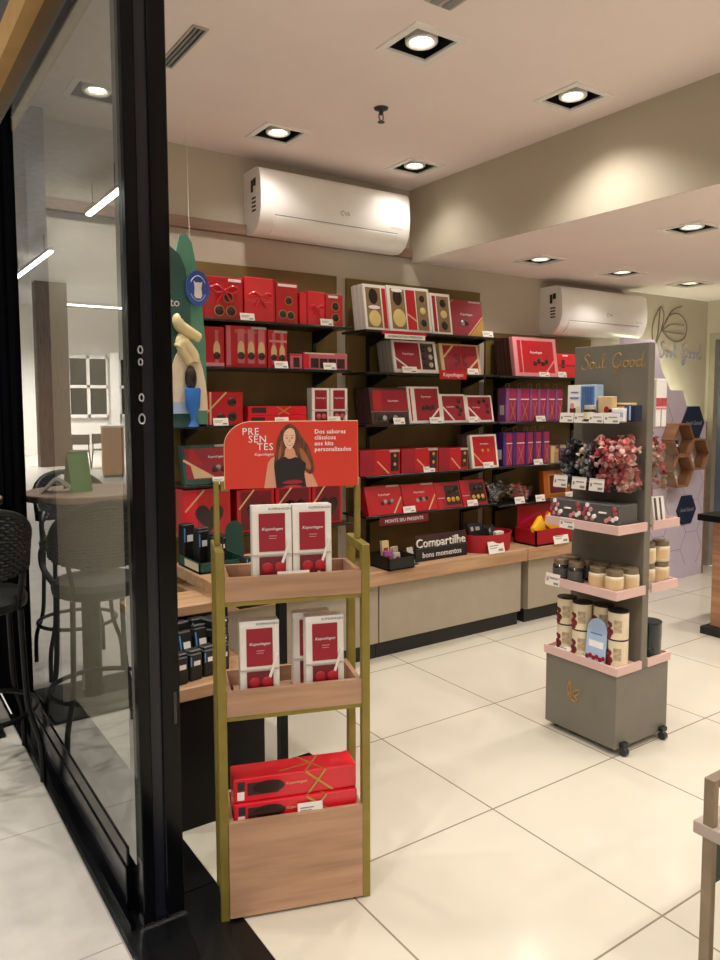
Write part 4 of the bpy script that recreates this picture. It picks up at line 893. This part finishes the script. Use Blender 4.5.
for k in range(3): pack('black sweet pack stacked on its side atop the leaning row, '+('left', 'middle', 'right')[k], 1.0+.075*k, 2.83+.01*k, .555, .065, .05, .16, .1, 6, False)
# saw-toothed stack seen as a dark silhouette beside the gold post
for k in range(5): pack('black pack in the tall dark stack right of the gold post, '+('bottom', 'second from bottom', 'middle', 'second from top', 'top')[k], 1.20, 2.75, .553+.036*k, .085, .085, .035, .3+.2*(k % 2), 0, False)
t = thing('sample_tray', 'green and white tray of black packs on the pedestal table', 'tray', (1.40, 3.30, .82))
m = MB(); m.box(-.12, .12, -.13, .13, 0, .008); m.box(-.12, .12, -.13, -.124, 0, .05); m.box(-.12, .12, .124, .13, 0, .05); m.box(-.12, -.114, -.13, .13, 0, .05); m.box(.114, .12, -.13, .13, 0, .05); m.build('tray', 'green_deep', t)
MB().box(-.1215, -.12, -.12, .05, .012, .046).build('print', 'cream', t); MB().box(-.123, .123, -.133, .133, .046, .05).build('rim', 'cream', t) if False else None
for k, (x, y, hh, lab) in enumerate(((1.325, 3.40, .19, 'tall black pack in the green tray, leftmost'), (1.36, 3.30, .17, 'black pack with blue edge in the green tray, second'), (1.40, 3.23, .15, 'black pack with blue edge in the green tray, nearest'), (1.46, 3.33, .12, 'short black pack in the green tray, right side'))):
    pack(lab, x, y, .829, .065, .05, hh, .2, 0, k in (1, 2))
t = thing('arched_card', 'dark green arched acrylic card behind the gold post', 'card', (1.57, 3.42, .82))
MB().prism([(-.05, 0), (.05, 0)]+[(.05*math.cos(a*PI/10), .14+.05*math.sin(a*PI/10)) for a in range(11)], 0, .004).build('panel', 'green_deep', t); MB().box(-.05, .05, -.02, .03, 0, .004).build('foot', 'green_deep', t)
for k in range(4): pack('small black pack lying in a row on the pedestal table, '+('leftmost', 'second from left', 'third from left', 'rightmost')[k], 1.47+.055*k, 3.02-.01*k, .82, .05, .06, .085-.006*k, .2, 6, False)
gift('pale pink pack at the right of the pedestal table', 1.70, 3.2, .82, .06, .04, .08, 'pink_soft', [('r', 'label', 'red_dark', .2, .3, .8, .7)], name='sweet_pack', cat='sweet pack')

# ------------------------------------------------------------------ taupe kiosk
KC = Vector((2.97, 2.235, 0))
def KW(lx, ly, z=0): return (KC.x+ly, KC.y-lx, z)
ko = thing('display_kiosk', 'taupe double sided kiosk on casters with pink shelf rims and gold script', 'kiosk', KC, (0, 0, -PI/2))
MB().box(-.205, .205, -.192, .20, .03, .372, .003).build('base', 'taupe_board', ko)
pn = MB().box(-.207, .207, -.018, .028, .372, 1.868, .003).build('panel', 'taupe_board', ko)
def fsc(x, z): return (-.158+x*.0435, -.0185, 1.757+z*.036)
strokes(MB(), SCRIPT, fsc, .0022).build('script', 'gold_dim', pn)
em = MB()
for s in ([(0, 0), (.2, .5), (.1, 1.2), (-.1, .6), (0, 0)], [(.2, .1), (.7, .6), (1.2, .7), (.8, .2), (.2, .1)], [(.1, -.1), (.6, -.3), (.9, -.1), (.5, .1), (.1, -.1)]):
    em.tube([(-.06+p.x*.055, -.1925, .2+p.y*.06) for p in smooth_path([(a, b, 0) for a, b in s], 6)], .004, 5)
em.build('leaf_emblem', 'gold_dim', ko)
def rim(z0, z1, ya, yb, xa=-.19, xb=.222, floor=True):
    m = MB(); w = .012; fr = ya if abs(ya) > abs(yb) else yb
    m.box(xa+.004, xb-.004, min(ya, yb)+.004, max(ya, yb)-.004, z0+.012, z0+.024)
    if ya < 0: m.box(xa, xb, ya, ya+w, z0, z1)
    else: m.box(xa, xb, yb-w, yb, z0, z1)
    e0, e1 = (ya+w, yb) if ya < 0 else (ya, yb-w)
    m.box(xb-w, xb, e0, e1, z0, z1); m.box(xa, xa+w, e0, e1, z0, z1)
    m.build('shelf_tray', 'pink_rim', ko)
for z0, z1 in ((1.018, 1.058), (.726, .766)): rim(z0, z1, -.228, -.018); rim(z0, z1, .028, .232)
rim(.374, .412, -.20, -.018, -.212, .212); rim(.374, .412, .028, .208, -.212, .212)
MB().box(-.2, .2, -.175, -.018, 1.505, 1.511).build('clear_shelf', 'acrylic', ko); MB().box(-.2, .2, .028, .19, 1.48, 1.486).build('clear_shelf', 'acrylic', ko)
for sx in (-.145, .15):
    for sy in (-1, 1):
        c = MB().box(.205 if sy > 0 else -.19, .232 if sy > 0 else -.14, sx-.02, sx+.02, .04 if sy > 0 else .02, .062 if sy > 0 else .03, .004).build('caster_bracket', 'black_plastic', ko)
        m = MB(); cx_ = .22 if sy > 0 else -.165; rw = .019 if sy > 0 else .014; m.tube([(cx_, sx-.012, rw), (cx_, sx+.012, rw)], rw, 16); m.build('caster_wheel', 'steel_dark', c)
        MB().tube([(cx_, sx, rw), (cx_, sx, rw+.02)], .008, 8).build('fork', 'chrome', c)
def ktag(lab, lx, ly, z, w=.065, hh=.046):
    t = thing('price_tag', lab, 'price tag', KW(lx, ly, z), (-.12, 0, -PI/2))
    MB().box(-w/2, w/2, 0, .002, 0, hh).build('card', 'white_card', t)
    m = MB(); m.box(-w*.42, -w*.3, -.001, 0, hh*.35, hh*.6); m.box(-w*.2, w*.35, -.001, 0, hh*.55, hh*.65); m.box(w*.1, w*.42, -.001, 0, hh*.12, hh*.3); m.build('print', 'print_grey', t)
for k, n in enumerate(('leftmost', 'second from left', 'third from left', 'rightmost')): ktag('white price tag on the front of the kiosk top shelf, '+n, -.115+.084*k, -.182, 1.506, .08)
def kbox(lab, lx, ly, z, w, d, hh, body, decos=(), rz=0, **k):
    X = KW(lx, ly, z); return gift(lab, X[0], X[1], X[2], w, d, hh, body, decos, rz=-PI/2+rz, **k)
TZ = 1.512
kbox('pale blue and white box with dark red figure print on kiosk top shelf', -.075, -.125, TZ, .16, .06, .17, 'blue_pale', [('r', 'panel', 'white_gloss', 0, 0, .46, 1), ('r', 'figure', 'red_deep', .08, .02, .3, .36), ('e', 'figure_head', 'skin', .17, .42, .012, .014), ('r', 'cup', 'cream', .34, .02, .5, .4), ('r', 'print', 'blue_box', .12, .78, .38, .81), ('r', 'print', 'blue_box', .1, .62, .4, .66)]+[('r', 'stripe', 'blue_box', .52+.06*i, .05, .54+.06*i, .95) for i in range(8)])
def jar(lab, lx, ly, z, r, hh, glass, lid, label=None, cat='jar'):
    t = thing('sweet_jar', lab, cat, KW(lx, ly, z), (0, 0, -PI/2))
    b = MB().lathe([(0, 0), (r*.9, 0), (r, .006), (r, hh*.68), (r*.82, hh*.76), (0, hh*.76)], seg=24).build('jar', glass, t, True)
    MB().lathe([(r*.86, hh*.74), (r*.9, hh*.75), (r*.9, hh*.98), (r*.84, hh), (0, hh)], seg=24).build('lid', lid, t, True)
    if label:
        n = 12; m = MB(); A = []
        for k in range(n+1):
            a = PI*1.05+PI*.9*k/n; A.append((m.bm.verts.new((r*1.01*math.cos(a), r*1.01*math.sin(a), hh*.15)), m.bm.verts.new((r*1.01*math.cos(a), r*1.01*math.sin(a), hh*.58))))
        for p, q_ in zip(A, A[1:]): m.bm.faces.new((p[0], q_[0], q_[1], p[1]))
        m.build('label', label, t); 
    return t
jar('small dark jar with silver lid before the pale blue box', -.0, -.155, TZ, .03, .075, 'jar_dark', 'silver_card', 'cream')
kbox('cream pouch with red seal on kiosk top shelf', .055, -.12, TZ, .08, .035, .115, 'gold_pale', [('e', 'seal', 'red_dark', .6, .45, .014, .018), ('r', 'label', 'print_white', .2, .08, .7, .35)], name='pouch', cat='pouch')
kbox('low white and blue box on kiosk top shelf', .115, -.12, TZ, .085, .06, .06, 'white_gloss', [('r', 'band', 'blue_pale', .05, .35, .95, .7)])
kbox('cream tin behind the white and blue box on the kiosk', .10, -.062, TZ, .11, .04, .085, 'gold_pale', [('r', 'band', 'walnut', .0, .8, 1, .9)], name='tin', cat='tin')
kbox('small navy and blue box at the right end of kiosk top shelf', .172, -.10, TZ, .06, .05, .075, 'navy', [('r', 'stripe', 'blue_box', .1, .1, .3, .9), ('r', 'stripe', 'blue_pale', .45, .1, .6, .95)])
gift('white tall box with pink band on the far side of the kiosk', 3.08, 2.045, 1.487, .08, .10, .22, 'white_gloss', [('r', 'band', 'red_candy', 0, .42, 1, .6), ('r', 'band', 'pink_soft', 0, .36, 1, .4), ('r', 'line', 'print_grey', .45, 0, .5, .36)])
# acrylic sweet bins
BZ = 1.2
def bin_(lab, xa, xb, ya, yb, z, hh):
    t = thing('sweet_bin', lab, 'bin', KW((xa+xb)/2, (ya+yb)/2, z), (0, 0, -PI/2)); w = (xb-xa)/2-.001; d = (yb-ya)/2; k = .003
    m = MB(); m.box(-w, w, -d, d, 0, k); m.box(-w, w, -d, -d+k, k, hh*.8); m.box(-w, w, d-k, d, k, hh); m.box(-w, -w+k, -d+k, d-k, k, hh); m.box(w-k, w, -d+k, d-k, k, hh); m.build('clear_walls', 'acrylic', t)
    MB().box(-w*.3, w*.3, d, d+.001, hh*.3, hh*.6).build('mount', 'acrylic', t)
def inbin(xa, xb, ya, yb, z, hh, n, over=.035):
    def f(i):
        qz = (i/n); lx = random.uniform(xa+.02, xb-.02); ly = random.uniform(ya+.022, yb-.022)
        return KW(lx, ly, z+.022+qz*(hh-.02+over*(1-abs(2*(lx-xa)/(xb-xa)-1))))
    return f
b1 = (-.195, -.09, -.172, -.02); b2 = (-.088, .018, -.172, -.02); b3 = (.02, .206, -.172, -.02); b4 = (.0, .2, .03, .21)
bin_('clear sweet bin of black wrapped sweets, left on the kiosk', *b1, BZ, .2); bin_('clear sweet bin of silver wrapped sweets, middle of the kiosk', *b2, BZ, .2)
bin_('wide clear sweet bin heaped with pink wrapped sweets on the kiosk', *b3, BZ, .2); bin_('clear sweet bin of pink sweets on the far side of the kiosk', *b4, BZ, .2)
candies(46, ('black_candy', 'silver_candy', 'black_candy'), inbin(*b1, BZ, .17, 46), 'black and silver wrapped sweet heaped in the left kiosk bin', 'black sweets in the left bin', .9)
candies(46, ('silver_candy', 'beige_candy', 'black_candy'), inbin(*b2, BZ, .17, 46), 'silver or beige wrapped sweet heaped in the middle kiosk bin', 'silver sweets in the middle bin', .9)
candies(95, ('pink_candy', 'pink_candy_pale', 'pink_candy', 'red_candy'), inbin(*b3, BZ, .20, 95, .04), 'pink wrapped sweet heaped in the wide kiosk bin', 'pink sweets in the wide bin', .98)
candies(60, ('pink_candy', 'beige_candy', 'pink_candy_pale', 'red_candy'), inbin(*b4, BZ, .19, 60), 'pink wrapped sweet in the bin on the kiosk far side', 'pink sweets in the far side bin', .98)
for k, n in enumerate(('left', 'middle', 'right')): ktag('white price tag on the front of the kiosk sweet bins, '+n, (-.15, -.04, .06)[k], -.178, 1.195, .082, .058)
ktag('white price tag on the upper pink shelf rim', -.06, -.232, 1.012, .085, .05); ktag('white price tag on the lower pink shelf rim, left end', -.14, -.232, .724, .085, .058)
# printed grey boxes
GP = [('e', 'flower_print', ('pink_soft', 'print_white', 'red_candy')[k % 3], u, v, .009, .010) for k, (u, v) in enumerate(((.12, .3), (.2, .5), (.1, .72), (.3, .3), (.86, .35), (.92, .65), (.78, .4), (.16, .9), (.06, .5), (.26, .72), (.95, .45), (.9, .85), (.7, .3), (.36, .42)))]+[('r', 'label', 'print_white', .5, .6, .68, .66)]
kbox('grey box with pink flower print, left on upper pink shelf', -.09, -.205, 1.043, .185, .11, .10, 'grey_print', GP, name='printed_box'); kbox('grey box with pink flower print, right on upper pink shelf', .105, -.205, 1.043, .19, .15, .10, 'grey_print', GP, rz=.06, name='printed_box')
g2 = gift('grey and white printed box on the far side upper pink shelf', 3.09, 2.04, 1.043, .09, .12, .12, 'white_card', [('r', 'panel', 'grey_print', .1, .05, .3, .95), ('r', 'panel', 'grey_print', .55, .05, .7, .95)], tilt=8, name='printed_box')
gift('dark pink pouch behind the printed box on the kiosk far side', 3.12, 2.14, 1.043, .11, .05, .165, 'magenta', [('r', 'label', 'pink_soft', .2, .3, .8, .6)], name='pouch', cat='pouch')
# jars
jd = ((-.14, -.168, 'front left'), (-.05, -.168, 'front right'), (-.145, -.078, 'back left'), (-.055, -.08, 'back middle'), (.03, -.09, 'back right'))
for lx, ly, n in jd: jar('dark jar with bronze lid on the lower pink shelf, %s of its group' % n, lx, ly, .751, .040, .098, 'jar_dark', 'lid_bronze', 'grey_print')
jc = ((.075, -.17, 'front left'), (.165, -.17, 'front right'), (.118, -.08, 'back left'), (.206-.03, -.072, 'back right'))
for lx, ly, n in jc: jar('cream labelled jar with bronze lid on the lower pink shelf, %s of its group' % n, lx, ly, .751, .041, .098, 'cream', 'lid_bronze', 'gold_pale')
for k, (lx, ly, z, n) in enumerate(((.15, .085, .751, 'lower left'), (.16, .18, .751, 'lower right'), (.15, .085, .85, 'upper left'), (.16, .18, .85, 'upper right'))): jar('cream jar stacked on the far side pink shelf, '+n, lx, ly, z, .042, .098, 'cream', 'lid_bronze', 'gold_pale')
# cans
def can(lab, lx, ly, z, r=.046, hh=.128, m='cream'):
    t = thing('sweet_can', lab, 'can', KW(lx, ly, z), (0, 0, -PI/2))
    MB().lathe([(0, 0), (r, 0), (r, hh*.95), (r*.98, hh), (0, hh)], seg=26).build('can', m, t, True); MB().lathe([(r*1.02, hh*.955), (r*1.02, hh), (0, hh+.001)], seg=26).build('lid', 'black_plastic', t, True)
    if m == 'cream':
        c = MB()
        for (a, z_, s) in ((-1.9, .3, .02), (-1.75, .5, .016), (-2.0, .55, .012), (-1.65, .25, .018), (-1.85, .12, .02)): c.ball((r*math.cos(a), r*math.sin(a), hh*z_), s*.8, .8, .5, 1, 8, 6)
        c.build('berry_print', 'red_deep', t); n = 6; m2 = MB(); A = []
        for k in range(n+1):
            a = -1.35+.75*k/n; A.append((m2.bm.verts.new((r*1.01*math.cos(a), r*1.01*math.sin(a), hh*.25)), m2.bm.verts.new((r*1.01*math.cos(a), r*1.01*math.sin(a), hh*.7))))
        for p, q_ in zip(A, A[1:]): m2.bm.faces.new((p[0], q_[0], q_[1], p[1]))
        m2.build('label', 'beige_candy', t)
    return t
for k, (lx, ly, n) in enumerate(((-.14, -.12, 'left'), (-.035, -.135, 'second from left'), (.055, -.095, 'third from left'), (.155, -.12, 'rightmost'))):
    for j, w in enumerate(('lower', 'upper')): can('cream can with berry print on the kiosk base, %s of the %s stack' % (w, n), lx, ly, .399+.129*j)
can('dark can with pale label on the far side kiosk base', .15, .13, .399, .052, .165, 'jar_dark')
t = thing('arched_card', 'pale blue arched card standing before the cream cans', 'card', KW(.075, -.18, .399), (-.1, 0, -PI/2))
MB().prism([(-.055, 0), (.055, 0)]+[(.055*math.cos(a*PI/12), .15+.055*math.sin(a*PI/12)) for a in range(13)], 0, .003).build('panel', 'blue_pale', t)
MB().box(-.04, .04, -.001, 0, .07, .10).build('print', 'print_white', t); MB().box(-.035, .03, -.001, 0, .13, .136).build('print', 'blue_box', t)
m = MB()
for k in range(6): m.dome((-.045+.018*k, -.0005, .02+.008*(k % 2)), .011, .002)
m.build('berry_print', 'red_dark', t)
for k, lx in enumerate((-.12, -.01)):
    t = thing('price_tag', ('white price card lying in the base tray before the left cans', 'white price card lying in the base tray near the blue card')[k], 'price tag', KW(lx, -.18, .40), (-.9, 0, -PI/2))
    MB().box(-.045, .045, 0, .002, 0, .035).build('card', 'white_card', t); MB().box(-.03, .02, -.001, 0, .015, .02).build('print', 'print_grey', t)

# ------------------------------------------------------------------ lilac hexagon wall
YH = 3.86
out = [(5.24, 0), (5.24, 1.95), (5.28, 2.13), (5.69, 2.13), (5.755, 2.02), (5.81, 1.86), (5.87, 1.80), (5.945, 1.705), (6.126, 1.705), (6.20, 1.56), (6.40, 1.50), (6.51, 1.42), (6.51, 0)]
hx = thing('hexagon_wall_panel', 'lilac wall panel with hexagon pattern and stepped glowing edge, behind the kiosk', 'wall panel', (5.8, YH, 0))
MB().prism([(x-5.8, z) for x, z in out], 0, .045).build('panel', 'lilac', hx)
m = MB(); R = .17
for i in range(0, 7):
    for j in range(0, 10):
        cx = 5.05+i*R*1.5; cz = .12+j*R*1.732+(R*.866 if i % 2 else 0)
        for k in (0, 1, 2):
            a0, a1 = k*PI/3, (k+1)*PI/3
            p = (cx+R*math.cos(a0), cz+R*math.sin(a0)); q_ = (cx+R*math.cos(a1), cz+R*math.sin(a1))
            lim = 1.40 if max(p[0], q_[0]) > 6.1 else 1.68 if max(p[0], q_[0]) > 5.9 else 1.78
            if min(p[1], q_[1]) < 0 or max(p[1], q_[1]) > lim or max(p[0], q_[0]) > 6.5 or min(p[0], q_[0]) < 5.26: continue
            d_ = Vector((q_[0]-p[0], q_[1]-p[1])); n_ = Vector((-d_.y, d_.x)).normalized()*.0028
            m.prism([(p[0]-5.8-n_.x, p[1]-n_.y), (q_[0]-5.8-n_.x, q_[1]-n_.y), (q_[0]-5.8+n_.x, q_[1]+n_.y), (p[0]-5.8+n_.x, p[1]+n_.y)], -.0008, .0005)
m.build('hexagon_pattern', 'lilac_line', hx)
MB().box(.71, .73, -.003, .24, 0, 1.42).build('edge_trim', 'hex_wood', hx)
MB().box(-.55, -.53, .045, .24, 0, 1.9).build('side_return', 'lilac', hx)
m = MB()
led = [(5.70, 1.98), (5.77, 1.82), (5.9, 1.66), (6.09, 1.66), (6.16, 1.52), (6.38, 1.45), (6.47, 1.36)]
m.tube([(x-5.8, .085, z) for x, z in led], .01, 6); m.build('led_strip', 'led_glow', hx)
def hexpts(R, n=6): return [(R*math.cos(k*PI/3), R*math.sin(k*PI/3)) for k in range(6)]
for (x, z, R, lab) in ((6.29, 1.41, .175, 'navy hexagon plaque at the upper right of the lilac wall'), (6.225, .625, .15, 'navy hexagon plaque low on the lilac wall')):
    t = thing('hexagon_plaque', lab, 'plaque', (x, YH-.012, z)); MB().prism(hexpts(R), 0, .012).build('plate', 'navy', t); lettering('Soul Good', 'line_lilac', t, (0, -.001, 0), R*.32, shear=.3, name='print', ext=.01)
for (x, z, lab) in ((5.98, 1.275, 'open wooden hexagon wall shelf, upper left of three'), (5.98, .995, 'open wooden hexagon wall shelf, lower left of three'), (6.223, 1.135, 'open wooden hexagon wall shelf, right of three')):
    t = thing('hexagon_shelf', lab, 'wall shelf', (x, YH, z)); R = .16; Ri = .145; sz = 1
    for k in range(6):
        a, b = k*PI/3, (k+1)*PI/3
        MB().prism([(R*math.cos(a), sz*R*math.sin(a)), (R*math.cos(b), sz*R*math.sin(b)), (Ri*math.cos(b), sz*Ri*math.sin(b)), (Ri*math.cos(a), sz*Ri*math.sin(a))], -.12, 0).build('side', 'hex_wood', t)
    MB().prism([(p[0]*.98, p[1]*.98*sz) for p in hexpts(R)], -.006, -.001).build('back', 'tray_taupe', t)
for (x, z, c, lab) in ((5.97, 1.275, 'navy', 'small dark packet leaning in the upper left hexagon shelf'), (5.96, .995, 'silver_card', 'small silver packet lying in the lower left hexagon shelf'), (6.21, 1.135, 'silver_card', 'small silver packet in the right hexagon shelf')):
    gift(lab, x, YH-.07, z-.1255, .06, .03, .12, c, [('r', 'label', 'print_white', .2, .5, .8, .7)], tilt=10, name='sweet_pack', cat='sweet pack')
t = thing('wall_script', 'thin line cocoa pod drawing and script lettering on the end wall', 'wall lettering', (6.38, YW, 2.1))
f2 = lambda x, z: (-.27+x*.085, -.004, -.10+z*.075)
strokes(MB(), SCRIPT, f2, .007).build('script', 'line_lilac', t)
f3 = lambda x, z: (-.36+x*1.05, -.004, .06+z*.78)
strokes(MB(), [[(.0, -.1), (-.02, .15), (.08, .38), (.14, .3), (.1, .1), (0, -.1)], [(.08, .38), (.06, .1), (0, -.1)], [(.12, .12), (.2, .28), (.36, .33), (.48, .22), (.46, .06), (.34, .0), (.2, .04), (.12, .12)], [(.12, .12), (.26, .2), (.44, .2)], [(.12, .12), (.28, .1), (.44, .1)], [(.16, .2), (.26, .36), (.4, .42)]], f3, .0055).build('drawing', 'line_bronze', t)

# ------------------------------------------------------------------ counter at the right and foreground table
t = thing('service_counter', 'wooden counter with thin black top at the right edge', 'counter', (5.3, 2.5, 0))
MB().box(-.43, .45, -.5, .31, .05, .79, .003).build('body', 'oak_deep', t); MB().box(-.53, .5, -.56, .37, .79, .835, .003).build('top', 'black_satin', t); MB().box(-.50, .45, -.52, .34, 0, .05).build('plinth', 'plinth_black', t)
t = thing('sauce_bottle', 'small dark bottle with pale label on the black counter top', 'bottle', (4.93, 2.72, .835))
MB().lathe([(0, 0), (.035, 0), (.035, .12), (.014, .16), (.014, .2), (0, .2)], seg=18).build('bottle', 'green_deep', t, True); MB().lathe([(.036, .03), (.036, .09)], seg=18).build('label', 'white_card', t)
t = thing('side_table', 'bronze framed side table with taupe tray top, cut by the right edge', 'table', (2.188, .722, 0))
for sx in (-1, 1):
    for sy in (-1, 1): MB().box(sx*.374-.011, sx*.374+.011, sy*.305-.015, sy*.305+.015, 0, .62, .002).build('leg', 'bronze_metal', t)
for sy in (-1, 1): MB().box(-.362, .362, sy*.305-.015, sy*.305+.015, .595, .62, .002).build('top_bar', 'bronze_metal', t)
MB().box(-.388, .40, -.34, .345, .458, .492, .002).build('tray', 'tray_taupe', t)
t = thing('round_card', 'dark green round edged card standing beyond the taupe tray', 'card', (2.055, 1.09, .24), (0, 0, 0))
MB().prism([(-.09, 0), (.09, 0)]+[(.09*math.cos(a*PI/12), .12+.09*math.sin(a*PI/12)) for a in range(13)], 0, .006).build('panel', 'green_deep', t); MB().box(-.012, .012, -.005, .012, -.24, 0).build('stem', 'green_deep', t)

# ------------------------------------------------------------------ view
w = bpy.data.worlds.new('world'); S.world = w; w.use_nodes = True
w.node_tree.nodes['Background'].inputs[0].default_value = (1, .93, .85, 1); w.node_tree.nodes['Background'].inputs[1].default_value = .5
S.view_settings.view_transform = 'Standard'; S.view_settings.look = 'None'; S.view_settings.gamma = 1; S.view_settings.exposure = .56; S.view_settings.use_curve_mapping = False
